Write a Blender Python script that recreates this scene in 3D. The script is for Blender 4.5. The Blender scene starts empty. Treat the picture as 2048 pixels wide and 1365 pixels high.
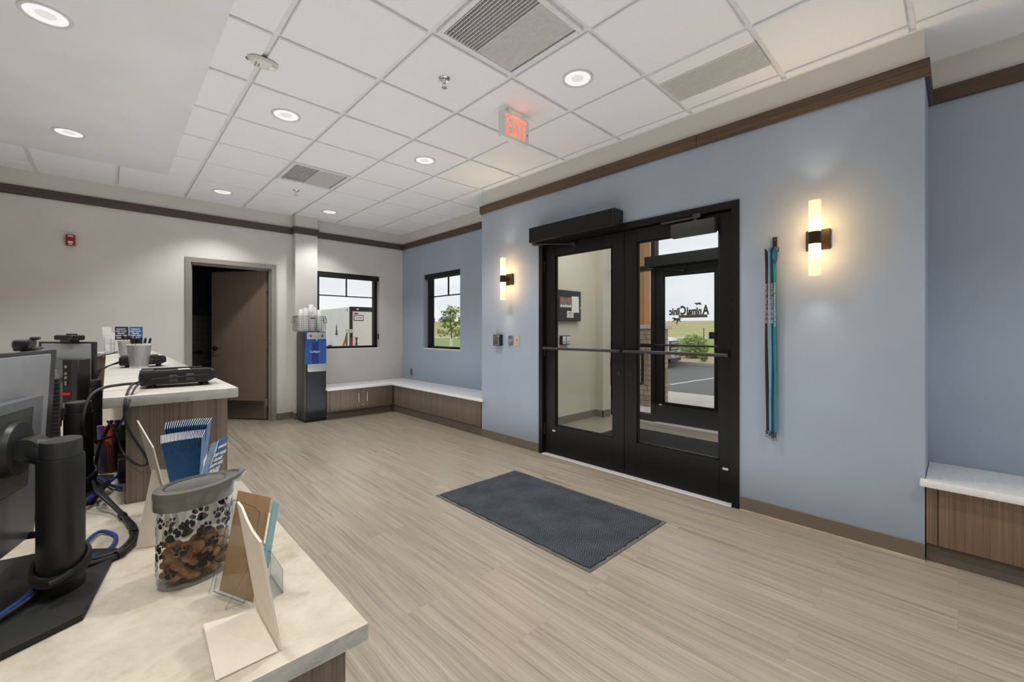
import bpy, bmesh, math, random
from mathutils import Vector, Matrix
random.seed(11)
SC = bpy.context.scene
COL = SC.collection
PI = math.pi
R = math.radians

# ------------------------------------------------------------------ colours and materials
def lin(c):
    c = c / 255.0
    return c / 12.92 if c <= 0.04045 else ((c + 0.055) / 1.055) ** 2.4
def rgb(r, g, b): return (lin(r), lin(g), lin(b), 1.0)

class NT:
    def __init__(self, name):
        self.m = bpy.data.materials.new(name); self.m.use_nodes = True
        self.t = self.m.node_tree
        self.bsdf = self.t.nodes['Principled BSDF']; self.out = self.t.nodes['Material Output']
    def n(self, typ, **kw):
        nd = self.t.nodes.new(typ)
        for k, v in kw.items():
            if k.startswith('i_'): nd.inputs[k[2:].replace('_', ' ')].default_value = v
            else: setattr(nd, k, v)
        return nd
    def l(self, a, b): self.t.links.new(a, b)
    def set(self, **kw):
        for k, v in kw.items():
            self.bsdf.inputs[k.replace('_', ' ')].default_value = v
        return self
    def coord(self, scale=(1, 1, 1), rot=(0, 0, 0), loc=(0, 0, 0)):
        tc = self.n('ShaderNodeTexCoord'); mp = self.n('ShaderNodeMapping')
        mp.inputs['Scale'].default_value = scale; mp.inputs['Rotation'].default_value = rot; mp.inputs['Location'].default_value = loc
        self.l(tc.outputs['Object'], mp.inputs['Vector']); return mp.outputs['Vector']
    def noise(self, vec, scale, detail=4, rough=.5, dist=0):
        nd = self.n('ShaderNodeTexNoise'); nd.inputs['Scale'].default_value = scale
        nd.inputs['Detail'].default_value = detail; nd.inputs['Roughness'].default_value = rough; nd.inputs['Distortion'].default_value = dist
        if vec is not None: self.l(vec, nd.inputs['Vector'])
        return nd.outputs['Fac']
    def ramp(self, fac, stops):
        nd = self.n('ShaderNodeValToRGB'); cr = nd.color_ramp
        while len(cr.elements) < len(stops): cr.elements.new(.5)
        for e, (p, c) in zip(cr.elements, stops): e.position = p; e.color = c
        self.l(fac, nd.inputs['Fac']); return nd.outputs['Color']
    def mix(self, fac, a, b, mode='MIX'):
        nd = self.n('ShaderNodeMix', data_type='RGBA', blend_type=mode)
        for s, v in ((0, fac), (6, a), (7, b)):
            if hasattr(v, 'is_linked') or isinstance(v, bpy.types.NodeSocket): self.l(v, nd.inputs[s])
            else: nd.inputs[s].default_value = v
        return nd.outputs[2]
    def math(self, op, a, b=None):
        nd = self.n('ShaderNodeMath', operation=op)
        for i, v in enumerate((a, b)):
            if v is None: continue
            if isinstance(v, bpy.types.NodeSocket): self.l(v, nd.inputs[i])
            else: nd.inputs[i].default_value = v
        return nd.outputs[0]
    def sep(self, vec):
        nd = self.n('ShaderNodeSeparateXYZ'); self.l(vec, nd.inputs[0]); return nd.outputs
    def col(self, c): self.l(c, self.bsdf.inputs['Base Color']); return self
    def bump(self, h, strength=.2, dist=.01):
        nd = self.n('ShaderNodeBump'); nd.inputs['Strength'].default_value = strength; nd.inputs['Distance'].default_value = dist
        self.l(h, nd.inputs['Height']); self.l(nd.outputs['Normal'], self.bsdf.inputs['Normal']); return self

def plain(name, c, rough=.5, metal=0.0, var=.04, scale=30, spec=.5):
    t = NT(name); t.set(Roughness=rough, Metallic=metal, Specular_IOR_Level=spec)
    f = t.noise(t.coord(), scale, 3)
    c = rgb(*c)
    lo = tuple(max(0, x * (1 - var)) for x in c[:3]) + (1,); hi = tuple(min(1, x * (1 + var)) for x in c[:3]) + (1,)
    t.col(t.ramp(f, [(.3, lo), (.7, hi)]))
    return t.m

def emit(name, c, strength, rough=.4):
    t = NT(name); t.set(Roughness=rough, Emission_Color=rgb(*c), Emission_Strength=strength, Base_Color=rgb(*c)); return t.m

M = {}
def build_materials():
    # painted walls
    def paint(name, c, split=None, rough=.55):
        t = NT(name); t.set(Roughness=rough, Specular_IOR_Level=.3)
        v = t.coord(); f = t.noise(v, 2.0, 2); g = t.noise(v, 220, 2)
        a = rgb(*c); lo = tuple(x * .97 for x in a[:3]) + (1,); hi = tuple(min(1, x * 1.03) for x in a[:3]) + (1,)
        colr = t.ramp(f, [(.35, lo), (.65, hi)])
        if split:
            z = t.sep(t.coord())[2]
            colr = t.mix(t.math('GREATER_THAN', z, 2.67), colr, rgb(*split))
        t.col(colr); t.bump(g, .08, .003); return t.m
    BEIGE = (212, 210, 205)
    M['beige'] = paint('paint_beige', BEIGE)
    M['blue'] = paint('paint_blue', (163, 177, 194), (214, 211, 205))
    M['vest'] = paint('paint_vestibule', (214, 207, 190))
    M['ceil_paint'] = paint('paint_ceiling', (228, 229, 231))
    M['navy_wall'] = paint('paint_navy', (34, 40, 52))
    # ceiling tile
    t = NT('ceiling_tile'); t.set(Roughness=.9, Specular_IOR_Level=.1)
    v = t.coord(); f = t.noise(v, 380, 2, .7); t.col(t.ramp(f, [(.3, rgb(231, 233, 236)), (.6, rgb(244, 246, 249))])); t.bump(f, .25, .003); M['tile'] = t.m
    M['grid'] = plain('grid_white', (226, 228, 231), .45)
    # floor: vinyl planks with a fine strie grain running along y
    t = NT('vinyl_plank'); t.set(Specular_IOR_Level=.42)
    vb = t.coord(rot=(0, 0, R(90)))
    br = t.n('ShaderNodeTexBrick'); t.l(vb, br.inputs['Vector'])
    br.offset = .37; br.inputs['Scale'].default_value = 1; br.inputs['Brick Width'].default_value = 1.22; br.inputs['Row Height'].default_value = .23
    br.inputs['Mortar Size'].default_value = .0012; br.inputs['Mortar Smooth'].default_value = .2; br.inputs['Bias'].default_value = 0
    br.inputs['Color1'].default_value = (0, 0, 0, 1); br.inputs['Color2'].default_value = (1, 1, 1, 1); br.inputs['Mortar'].default_value = (.5, .5, .5, 1)
    w = t.n('ShaderNodeTexNoise'); w.inputs['Scale'].default_value = 1.6; w.inputs['Detail'].default_value = 2
    t.l(t.coord((1.3, .55, 1)), w.inputs['Vector'])
    vadd = t.n('ShaderNodeVectorMath', operation='MULTIPLY_ADD'); t.l(w.outputs['Color'], vadd.inputs[0]); vadd.inputs[1].default_value = (.05, 0, 0)
    t.l(t.coord(), vadd.inputs[2])
    off = t.n('ShaderNodeVectorMath', operation='MULTIPLY_ADD'); t.l(br.outputs['Color'], off.inputs[0]); off.inputs[1].default_value = (3.1, 7.7, 0); t.l(vadd.outputs[0], off.inputs[2])
    def strie(sx, sy, det):
        mp = t.n('ShaderNodeMapping'); mp.inputs['Scale'].default_value = (sx, sy, 1); t.l(off.outputs[0], mp.inputs['Vector']); return t.noise(mp.outputs[0], 1, det, .6)
    s1, s2, s3 = strie(38, .8, 5), strie(170, 2.0, 3), strie(7, .45, 3)
    s = t.math('ADD', t.math('MULTIPLY', s1, .4), t.math('ADD', t.math('MULTIPLY', s2, .42), t.math('MULTIPLY', s3, .18)))
    base = t.ramp(s, [(.36, rgb(128, 118, 104)), (.455, rgb(152, 142, 127)), (.54, rgb(169, 159, 143)), (.64, rgb(184, 174, 158))])
    base = t.mix(t.math('MULTIPLY', br.outputs['Color'], .08), base, rgb(146, 136, 120))
    base = t.mix(t.math('MULTIPLY', br.outputs['Fac'], .22), base, rgb(120, 108, 94))
    t.col(base); t.l(t.ramp(s1, [(.3, (.26, .26, .26, 1)), (.7, (.36, .36, .36, 1))]), t.bsdf.inputs['Roughness']); t.bump(s, .08, .002); M['floor'] = t.m
    # brown laminate with vertical strie
    def laminate(name, a, b, axis='z'):
        t = NT(name); t.set(Roughness=.5, Specular_IOR_Level=.35)
        sc = {'z': (260, 260, 1.6), 'x': (1.5, 120, 120), 'y': (120, 1.5, 120)}[axis]
        f = t.noise(t.coord(sc), 1, 4, .6); g = t.noise(t.coord(tuple(x * .2 for x in sc)), 1, 2)
        s = t.math('ADD', t.math('MULTIPLY', f, .7), t.math('MULTIPLY', g, .3))
        t.col(t.ramp(s, [(.38, rgb(*a)), (.62, rgb(*b))])); return t.m
    M['lam'] = laminate('laminate_brown', (101, 89, 78), (133, 119, 106))
    M['lam_warm'] = laminate('laminate_warm', (112, 92, 74), (142, 120, 99))
    M['door_wood'] = laminate('door_veneer', (120, 104, 91), (132, 115, 102))
    M['trimwood'] = laminate('trim_wood', (72, 62, 55), (92, 80, 71), 'x')
    M['trimwood_y'] = laminate('trim_wood_y', (74, 61, 51), (104, 84, 67), 'y')
    M['base'] = plain('rubber_base', (124, 113, 100), .45)
    M['toe'] = plain('toe_kick', (104, 95, 85), .5)
    # stones
    def marble(name, a, b, c, sc, stretch, rough):
        t = NT(name); t.set(Roughness=rough, Specular_IOR_Level=.5)
        v = t.coord(stretch, (0, 0, R(24))); f = t.noise(v, sc, 9, .68, .7); g = t.noise(v, sc * 4.5, 6, .7, .4)
        s = t.math('ADD', t.math('MULTIPLY', f, .65), t.math('MULTIPLY', g, .35))
        t.col(t.ramp(s, [(.36, rgb(*a)), (.47, rgb(*b)), (.6, rgb(*c))])); return t.m
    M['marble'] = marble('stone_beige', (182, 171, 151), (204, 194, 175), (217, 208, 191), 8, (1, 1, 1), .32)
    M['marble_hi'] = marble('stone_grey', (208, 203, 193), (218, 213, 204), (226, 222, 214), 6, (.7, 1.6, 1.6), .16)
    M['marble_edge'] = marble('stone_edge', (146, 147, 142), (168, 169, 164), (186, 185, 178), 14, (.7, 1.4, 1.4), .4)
    M['bench_top'] = marble('bench_white', (226, 226, 226), (236, 236, 236), (244, 244, 244), 10, (1, 4, 4), .4)
    # metals and plastics
    M['black_alu'] = plain('anodised_black', (20, 20, 21), .42, .0, .05, spec=.3)
    M['black'] = plain('black_plastic', (26, 26, 27), .45)
    M['black_soft'] = plain('black_matte', (19, 19, 20), .65)
    M['charcoal'] = plain('charcoal_plastic', (44, 45, 47), .42)
    M['dark_steel'] = plain('monitor_back', (158, 161, 166), .4, .15)
    M['dark_steel2'] = plain('monitor_casing', (112, 115, 120), .4, .2)
    M['closer'] = plain('closer_grey', (62, 64, 64), .4, .2)
    M['white_pl'] = plain('white_plastic', (236, 236, 234), .4)
    M['offwhite'] = plain('offwhite_plastic', (222, 220, 214), .4)
    M['paper'] = plain('paper_white', (238, 237, 232), .7)
    M['chrome'] = plain('chrome', (225, 225, 225), .18, 1)
    M['steel'] = plain('brushed_steel', (178, 176, 172), .34, 1)
    M['kick'] = plain('kick_plate_steel', (150, 138, 126), .3, .9)
    M['alu'] = plain('aluminium_leak_light', (232, 233, 234), .45, .1)  # whitened aluminium: its tone carries the light leaking under the doors
    M['bronze'] = plain('oil_bronze', (58, 46, 38), .35, .5)
    M['frame_grey'] = plain('frame_paint_grey', (140, 135, 128), .45)
    M['louver'] = plain('louver_white', (226, 226, 224), .5)
    M['dark_void'] = plain('duct_dark', (12, 12, 12), .9)
    M['duct_grey'] = plain('duct_grey', (96, 95, 92), .6)
    M['red'] = plain('alarm_red', (150, 28, 24), .4)
    M['red2'] = plain('bright_red', (214, 22, 26), .4)
    M['orange'] = plain('orange', (232, 92, 34), .4)
    M['green'] = plain('green', (38, 122, 52), .4)
    M['purple'] = plain('purple', (128, 98, 160), .4)
    M['cblue'] = plain('cable_blue', (40, 72, 150), .45)
    M['blue_pl'] = plain('cooler_blue', (30, 62, 136), .25)
    M['silver_pl'] = plain('cooler_silver', (188, 190, 194), .35, .3)
    M['cool_body'] = plain('cooler_charcoal', (78, 73, 68), .45)
    M['cool_front'] = plain('cooler_front', (40, 44, 52), .45)
    M['lid'] = plain('jar_lid_grey', (104, 102, 95), .2)
    M['treat'] = plain('dog_treat', (138, 94, 50), .7, 0, .6, 55)
    M['card'] = plain('cardboard_cream', (232, 222, 206), .75)
    M['kraft'] = plain('kraft_card', (168, 136, 96), .7)
    M['leaf_blue'] = plain('leaflet_blue', (140, 186, 196), .5)
    M['brochure'] = plain('brochure_blue', (44, 96, 146), .6, 0, .15, 300)
    M['brochure_lt'] = plain('brochure_sheen', (84, 122, 164), .4)
    M['ink'] = plain('print_dark', (44, 46, 52), .6)
    M['white_ink'] = plain('print_white', (244, 244, 242), .6)
    M['navy'] = plain('navy', (26, 42, 74), .6)
    M['teal'] = plain('teal_ribbon', (22, 128, 136), .6)
    M['ltblue'] = plain('light_blue_ribbon', (98, 168, 188), .6)
    M['rblue'] = plain('royal_blue_ribbon', (30, 76, 140), .6)
    M['cup'] = plain('foam_cup', (240, 240, 236), .6)
    M['sign_body'] = plain('sign_white', (232, 232, 230), .4)
    M['exit_red'] = emit('exit_red', (255, 122, 96), 1.0)
    M['lens'] = emit('lamp_lens', (255, 252, 248), .88)
    M['reflector'] = emit('lamp_reflector', (250, 242, 234), .74)
    M['downlight_ring'] = plain('downlight_ring', (214, 214, 212), .4)
    for k in ('lens', 'reflector'): M[k].node_tree.nodes['Principled BSDF'].inputs['Base Color'].default_value = rgb(90, 90, 90)
    M['wood_post'] = laminate('cedar_post', (170, 122, 70), (206, 156, 100))
    M['concrete'] = plain('concrete', (214, 210, 202), .8, 0, .05, 4)
    M['curb'] = plain('curb_concrete', (200, 190, 176), .8, 0, .06, 6)
    M['mulch'] = plain('mulch_bed', (190, 172, 146), .9, 0, .25, 30)
    M['paint_line'] = plain('parking_paint', (226, 226, 224), .7)
    M['trailer'] = plain('trailer_white', (226, 226, 226), .3, 0, .02)
    M['trailer2'] = plain('trailer_door', (232, 228, 218), .35, 0, .02)
    M['tyre'] = plain('tyre', (30, 30, 30), .8)
    M['carwhite'] = plain('truck_white', (236, 238, 240), .2)
    M['bark'] = plain('bark', (110, 98, 80), .8, 0, .2)
    def leafm(name, a, b):
        t = NT(name); t.set(Roughness=.6, Specular_IOR_Level=.2); f = t.noise(t.coord(), 9, 2)
        t.col(t.ramp(f, [(.35, rgb(*a)), (.65, rgb(*b))])); return t.m
    M['leaf'] = leafm('leaf_green', (116, 142, 70), (168, 190, 108))
    M['leaf2'] = leafm('shrub_green', (132, 160, 84), (182, 202, 120))
    M['leaf3'] = leafm('dark_tree_green', (84, 104, 66), (128, 142, 92))
    # asphalt
    t = NT('asphalt'); t.set(Roughness=.85); f = t.noise(t.coord(), 60, 3, .7); g = t.noise(t.coord((.3, 1, 1)), .5, 3)
    t.col(t.mix(g, t.ramp(f, [(.3, rgb(98, 98, 98)), (.7, rgb(132, 132, 131))]), rgb(118, 118, 117))); M['asphalt'] = t.m
    # prairie and lawn
    t = NT('prairie'); t.set(Roughness=.95, Specular_IOR_Level=.1)
    f = t.noise(t.coord((.02, .09, .3)), 1.0, 8, .62, .5); g = t.noise(t.coord(), 1.4, 5, .7)
    s = t.math('ADD', t.math('MULTIPLY', f, .7), t.math('MULTIPLY', g, .3))
    t.col(t.ramp(s, [(.34, rgb(140, 156, 96)), (.44, rgb(176, 182, 120)), (.52, rgb(204, 190, 146)), (.6, rgb(186, 186, 124)), (.68, rgb(160, 172, 106))])); M['prairie'] = t.m
    t = NT('lawn'); t.set(Roughness=.95, Specular_IOR_Level=.1); f = t.noise(t.coord(), 3, 6, .7)
    t.col(t.ramp(f, [(.3, rgb(142, 160, 96)), (.7, rgb(170, 186, 120))])); M['lawn'] = t.m
    # mats
    def mat_carpet(name, lo, mid, hi):
        t = NT(name); t.set(Roughness=.95, Specular_IOR_Level=.1)
        v = t.coord(); x, y, z = t.sep(v)
        zig = t.math('ABSOLUTE', t.math('SUBTRACT', t.math('FRACT', t.math('MULTIPLY', x, 16)), .5))
        row = t.math('FRACT', t.math('ADD', t.math('MULTIPLY', y, 62), t.math('MULTIPLY', zig, 2.6)))
        n1 = t.noise(v, 330, 2, .8); n2 = t.noise(v, 5, 3)
        s = t.math('ADD', t.math('MULTIPLY', row, .22), t.math('ADD', t.math('MULTIPLY', n1, .6), t.math('MULTIPLY', n2, .2)))
        t.col(t.ramp(s, [(.34, rgb(*lo)), (.52, rgb(*mid)), (.74, rgb(*hi))])); t.bump(s, .6, .006); return t.m
    M['mat'] = mat_carpet('mat_carpet', (34, 37, 43), (66, 70, 77), (122, 126, 132))
    M['vmat'] = mat_carpet('vestibule_carpet', (13, 13, 13), (32, 32, 31), (56, 56, 53))
    M['mat_edge'] = plain('mat_rubber', (96, 94, 90), .6, 0, .35, 9)
    # dark wall tile
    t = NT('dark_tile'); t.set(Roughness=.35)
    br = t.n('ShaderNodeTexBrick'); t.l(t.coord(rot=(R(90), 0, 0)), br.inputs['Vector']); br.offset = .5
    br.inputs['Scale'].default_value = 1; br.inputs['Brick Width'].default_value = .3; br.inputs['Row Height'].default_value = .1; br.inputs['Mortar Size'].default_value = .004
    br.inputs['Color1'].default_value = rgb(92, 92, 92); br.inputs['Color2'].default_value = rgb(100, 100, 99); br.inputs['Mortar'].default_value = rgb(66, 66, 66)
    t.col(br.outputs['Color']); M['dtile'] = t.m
    # ledge stone
    t = NT('ledge_stone'); t.set(Roughness=.9)
    wv = t.coord(); x, y, z = t.sep(wv)
    cmb = t.n('ShaderNodeCombineXYZ'); t.l(t.math('ADD', x, y), cmb.inputs[0]); t.l(z, cmb.inputs[1])
    br = t.n('ShaderNodeTexBrick'); t.l(cmb.outputs[0], br.inputs['Vector']); br.offset = .42; br.squash = .7; br.squash_frequency = 3
    br.inputs['Scale'].default_value = 1; br.inputs['Brick Width'].default_value = .3; br.inputs['Row Height'].default_value = .085; br.inputs['Mortar Size'].default_value = .006
    br.inputs['Color1'].default_value = rgb(196, 176, 146); br.inputs['Color2'].default_value = rgb(150, 134, 112); br.inputs['Mortar'].default_value = rgb(70, 60, 50)
    f = t.noise(wv, 16, 5, .7); c = t.mix(.35, br.outputs['Color'], t.ramp(f, [(.3, rgb(120, 106, 88)), (.7, rgb(214, 196, 168))]))
    t.col(c); t.bump(t.math('ADD', t.math('MULTIPLY', br.outputs['Fac'], -1), f), .7, .03); M['stone'] = t.m
    # clear things
    def clear(name, tint, refl, tint_amt=1.0):
        t = NT(name); tr = t.n('ShaderNodeBsdfTransparent'); tr.inputs[0].default_value = tint
        gl = t.n('ShaderNodeBsdfGlossy'); gl.inputs['Roughness'].default_value = .03
        lw = t.n('ShaderNodeLayerWeight'); lw.inputs['Blend'].default_value = .5; fz = t.math('ADD', t.math('MULTIPLY', t.math('POWER', lw.outputs['Facing'], 4.0), .5), .022)
        mx = t.n('ShaderNodeMixShader'); t.l(t.math('MULTIPLY', fz, refl), mx.inputs[0]); t.l(tr.outputs[0], mx.inputs[1]); t.l(gl.outputs[0], mx.inputs[2])
        t.l(mx.outputs[0], t.out.inputs[0]); return t.m
    M['glass'] = clear('window_glass', (.985, .99, .99, 1), .38)
    M['jar_glass'] = clear('jar_glass', (.97, .98, .98, 1), 1.0)
    M['acrylic'] = clear('clear_acrylic', (.965, .975, .985, 1), 1.3)
    M['acrylic_edge'] = clear('acrylic_edge', (.74, .80, .86, 1), 3.0)
    t = NT('blue_shield'); tr = t.n('ShaderNodeBsdfTransparent'); tr.inputs[0].default_value = rgb(150, 180, 235)
    mx = t.n('ShaderNodeMixShader'); mx.inputs[0].default_value = .75; t.set(Base_Color=rgb(72, 112, 190), Roughness=.15)
    t.l(tr.outputs[0], mx.inputs[1]); t.l(t.bsdf.outputs[0], mx.inputs[2]); t.l(mx.outputs[0], t.out.inputs[0]); M['shield'] = t.m
    # wire mesh of the pen cups
    t = NT('wire_mesh'); t.set(Base_Color=rgb(186, 187, 188), Metallic=.6, Roughness=.4)
    x, y, z = t.sep(t.coord()); ang = t.math('ARCTAN2', y, x)
    a = t.math('SINE', t.math('ADD', t.math('MULTIPLY', ang, 34), t.math('MULTIPLY', z, 1900))); b = t.math('SINE', t.math('SUBTRACT', t.math('MULTIPLY', ang, 34), t.math('MULTIPLY', z, 1900)))
    hole = t.math('GREATER_THAN', t.math('MULTIPLY', a, b), .42)
    tr = t.n('ShaderNodeBsdfTransparent'); mx = t.n('ShaderNodeMixShader'); t.l(hole, mx.inputs[0]); t.l(t.bsdf.outputs[0], mx.inputs[1]); t.l(tr.outputs[0], mx.inputs[2]); t.l(mx.outputs[0], t.out.inputs[0]); M['wmesh'] = t.m
    # frosted sconce glass: glows brightest near the holder
    t = NT('sconce_glass'); t.set(Roughness=.3, Base_Color=rgb(255, 236, 200))
    z = t.sep(t.coord())[2]; fall = t.math('ABSOLUTE', t.math('SUBTRACT', t.math('ABSOLUTE', z), .085))
    em = t.ramp(t.math('MULTIPLY', fall, 7.0), [(0, (1, .86, .56, 1)), (.35, (1, .74, .43, 1)), (1, (.95, .66, .38, 1))])
    st = t.ramp(t.math('MULTIPLY', fall, 7.0), [(0, (1, 1, 1, 1)), (.4, (.5, .5, .5, 1)), (1, (.42, .42, .42, 1))])
    t.l(em, t.bsdf.inputs['Emission Color']); t.l(t.math('MULTIPLY', st, 1.9), t.bsdf.inputs['Emission Strength']); M['sconce'] = t.m
build_materials()

# ------------------------------------------------------------------ mesh building
class MB:
    def __init__(self): self.bm = bmesh.new(); self.X = Matrix.Identity(4); self.mi = 0
    def _add(self, tmp, smooth=None):
        mp = {}
        for v in tmp.verts: mp[v] = self.bm.verts.new(self.X @ v.co)
        for f in tmp.faces:
            try: nf = self.bm.faces.new([mp[v] for v in f.verts])
            except ValueError: continue
            nf.material_index = self.mi
        tmp.free(); return self
    def box(self, x0, x1, y0, y1, z0, z1, bev=0, seg=2, edges=None):
        t = bmesh.new(); bmesh.ops.create_cube(t, size=1)
        for v in t.verts: v.co = Vector(((x0 + x1) / 2 + v.co.x * (x1 - x0), (y0 + y1) / 2 + v.co.y * (y1 - y0), (z0 + z1) / 2 + v.co.z * (z1 - z0)))
        if bev:
            es = t.edges[:]
            if edges: es = [e for e in es if abs((e.verts[0].co - e.verts[1].co).normalized()['xyz'.index(edges)]) > .9]
            bmesh.ops.bevel(t, geom=es, offset=bev, segments=seg, profile=.5, affect='EDGES', clamp_overlap=True)
        return self._add(t)
    def cyl(self, p0, p1, r0, r1=None, n=20, sx=1.0):
        p0, p1 = Vector(p0), Vector(p1); r1 = r0 if r1 is None else r1
        d = p1 - p0; q = d.to_track_quat('Z', 'Y').to_matrix()
        t = bmesh.new(); A = []; B = []
        for i in range(n):
            a = 2 * PI * i / n; u = Vector((math.cos(a) * sx, math.sin(a), 0))
            A.append(t.verts.new(p0 + q @ (u * r0))); B.append(t.verts.new(p1 + q @ (u * r1)))
        for i in range(n): t.faces.new((A[i], A[(i + 1) % n], B[(i + 1) % n], B[i]))
        t.faces.new(A[::-1]); t.faces.new(B); return self._add(t)
    def tube(self, pts, r, n=8, closed=False, smooth=0):
        P = [Vector(p) for p in pts]
        if smooth: P = spline(P, smooth, closed)
        t = bmesh.new(); rings = []; m = len(P); up = None
        for i, p in enumerate(P):
            a = P[(i - 1) % m] if (closed or i > 0) else p; b = P[(i + 1) % m] if (closed or i < m - 1) else p
            d = (b - a).normalized()
            if up is None: up = d.orthogonal().normalized()
            up = (up - d * up.dot(d)); up = up.normalized() if up.length > 1e-6 else d.orthogonal().normalized()
            s = d.cross(up)
            rings.append([t.verts.new(p + (up * math.cos(2 * PI * k / n) + s * math.sin(2 * PI * k / n)) * r) for k in range(n)])
        for i in range(m if closed else m - 1):
            A, B = rings[i], rings[(i + 1) % m]
            for k in range(n): t.faces.new((A[k], A[(k + 1) % n], B[(k + 1) % n], B[k]))
        if not closed: t.faces.new(rings[0][::-1]); t.faces.new(rings[-1])
        return self._add(t)
    def lathe(self, prof, c=(0, 0, 0), n=32, sx=1, sy=1, close=True):
        t = bmesh.new(); c = Vector(c); rings = []
        for r, z in prof:
            if r < 1e-6: rings.append([t.verts.new(c + Vector((0, 0, z)))] * n)
            else: rings.append([t.verts.new(c + Vector((r * sx * math.cos(2 * PI * k / n), r * sy * math.sin(2 * PI * k / n), z))) for k in range(n)])
        for A, B in zip(rings, rings[1:]):
            for k in range(n):
                vs = []
                for v in (A[k], A[(k + 1) % n], B[(k + 1) % n], B[k]):
                    if v not in vs: vs.append(v)
                if len(vs) > 2:
                    try: t.faces.new(vs)
                    except ValueError: pass
        return self._add(t)
    def prism(self, poly, h0, h1, plane='xy', bev=0):
        """extrude a 2D outline; plane 'xy' along z, 'yz' along x, 'xz' along y"""
        t = bmesh.new()
        f = {'xy': lambda a, b, h: (a, b, h), 'yz': lambda a, b, h: (h, a, b), 'xz': lambda a, b, h: (a, h, b)}[plane]
        A = [t.verts.new(f(a, b, h0)) for a, b in poly]; B = [t.verts.new(f(a, b, h1)) for a, b in poly]; n = len(poly)
        for i in range(n): t.faces.new((A[i], A[(i + 1) % n], B[(i + 1) % n], B[i]))
        t.faces.new(A[::-1]); t.faces.new(B)
        bmesh.ops.recalc_face_normals(t, faces=t.faces)
        if bev: bmesh.ops.bevel(t, geom=t.edges[:], offset=bev, segments=2, profile=.5, affect='EDGES', clamp_overlap=True)
        return self._add(t)
    def poly(self, pts):
        t = bmesh.new(); t.faces.new([t.verts.new(p) for p in pts]); return self._add(t)
    def slab(self, quad, th):
        """a thin sheet through four points, thickness th along its normal"""
        q = [Vector(p) for p in quad]; nrm = (q[1] - q[0]).cross(q[3] - q[0]).normalized() * th
        t = bmesh.new(); A = [t.verts.new(p) for p in q]; B = [t.verts.new(p + nrm) for p in q]; n = len(q)
        t.faces.new(A[::-1]); t.faces.new(B)
        for i in range(n): t.faces.new((A[i], A[(i + 1) % n], B[(i + 1) % n], B[i]))
        return self._add(t)
    def text(self, s, size, F, depth=.0006, ax='CENTER', ay='CENTER', sx=1.0, bold=0.0):
        cu = bpy.data.curves.new('lettering', 'FONT'); cu.body = s; cu.size = size; cu.extrude = depth; cu.align_x = ax; cu.align_y = ay; cu.offset = bold; cu.resolution_u = 2
        ob = bpy.data.objects.new('lettering', cu); COL.objects.link(ob)
        me = bpy.data.meshes.new_from_object(ob.evaluated_get(bpy.context.evaluated_depsgraph_get()))
        t = bmesh.new(); t.from_mesh(me)
        for v in t.verts: v.co.x *= sx
        for v in t.verts: v.co = F @ v.co
        bpy.data.objects.remove(ob); bpy.data.curves.remove(cu); bpy.data.meshes.remove(me)
        return self._add(t)
    def obj(self, name, mat, parent=None, loc=(0, 0, 0), rot=(0, 0, 0), flat=False, ang=38):
        bmesh.ops.recalc_face_normals(self.bm, faces=self.bm.faces)
        if not flat:
            for f in self.bm.faces: f.smooth = True
            lim = R(ang)
            for e in self.bm.edges:
                if len(e.link_faces) != 2 or e.calc_face_angle(0) > lim: e.smooth = False
        me = bpy.data.meshes.new(name); self.bm.to_mesh(me); self.bm.free()
        for m in (mat if isinstance(mat, (list, tuple)) else [mat]): me.materials.append(M[m] if isinstance(m, str) else m)
        o = bpy.data.objects.new(name, me); COL.objects.link(o)
        o.location = loc; o.rotation_euler = rot
        if parent is not None: o.parent = parent
        return o

def spline(P, k, closed=False):
    out = []; n = len(P)
    rng = range(n if closed else n - 1)
    for i in rng:
        p0 = P[(i - 1) % n] if (closed or i > 0) else P[0] * 2 - P[1]
        p1, p2 = P[i], P[(i + 1) % n]
        p3 = P[(i + 2) % n] if (closed or i < n - 2) else P[-1] * 2 - P[-2]
        for j in range(k):
            t = j / k
            out.append(.5 * (2 * p1 + (p2 - p0) * t + (2 * p0 - 5 * p1 + 4 * p2 - p3) * t * t + (3 * p1 - p0 - 3 * p2 + p3) * t ** 3))
    if not closed: out.append(P[-1].copy())
    return out

def frame(o, xd, yd):
    x = Vector(xd).normalized(); y = Vector(yd).normalized(); z = x.cross(y)
    m = Matrix((x, y, z)).transposed().to_4x4(); m.translation = Vector(o); return m
FACE_W = lambda o: frame(o, (0, -1, 0), (0, 0, 1))     # lettering on a face that looks towards -x
FACE_D = lambda o: frame(o, (1, 0, 0), (0, 0, 1))      # lettering on a face that looks towards -y

def tag(o, label, cat, group=None):
    o['label'] = label; o['category'] = cat
    if group: o['group'] = group
    return o
def thing(name, label, cat, loc=(0, 0, 0), rz=0, group=None):
    o = bpy.data.objects.new(name, None); COL.objects.link(o); o.empty_display_size = .05
    o.location = loc; o.rotation_euler = (0, 0, rz); return tag(o, label, cat, group)
def struct(o): o['kind'] = 'structure'; return o
def sempty(name, loc=(0, 0, 0)):
    o = bpy.data.objects.new(name, None); COL.objects.link(o); o.location = loc; o.empty_display_size = .05; return struct(o)
def dup(root, loc, rz=None, label=None, rot=None):
    r = root.copy(); COL.objects.link(r); r.location = loc
    if rz is not None: r.rotation_euler = (0, 0, rz)
    if rot is not None: r.rotation_euler = rot
    if label: r['label'] = label
    for ch in list(root.children):
        c = ch.copy(); COL.objects.link(c); c.parent = r
        for g in list(ch.children):
            d = g.copy(); COL.objects.link(d); d.parent = c
    return r
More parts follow.
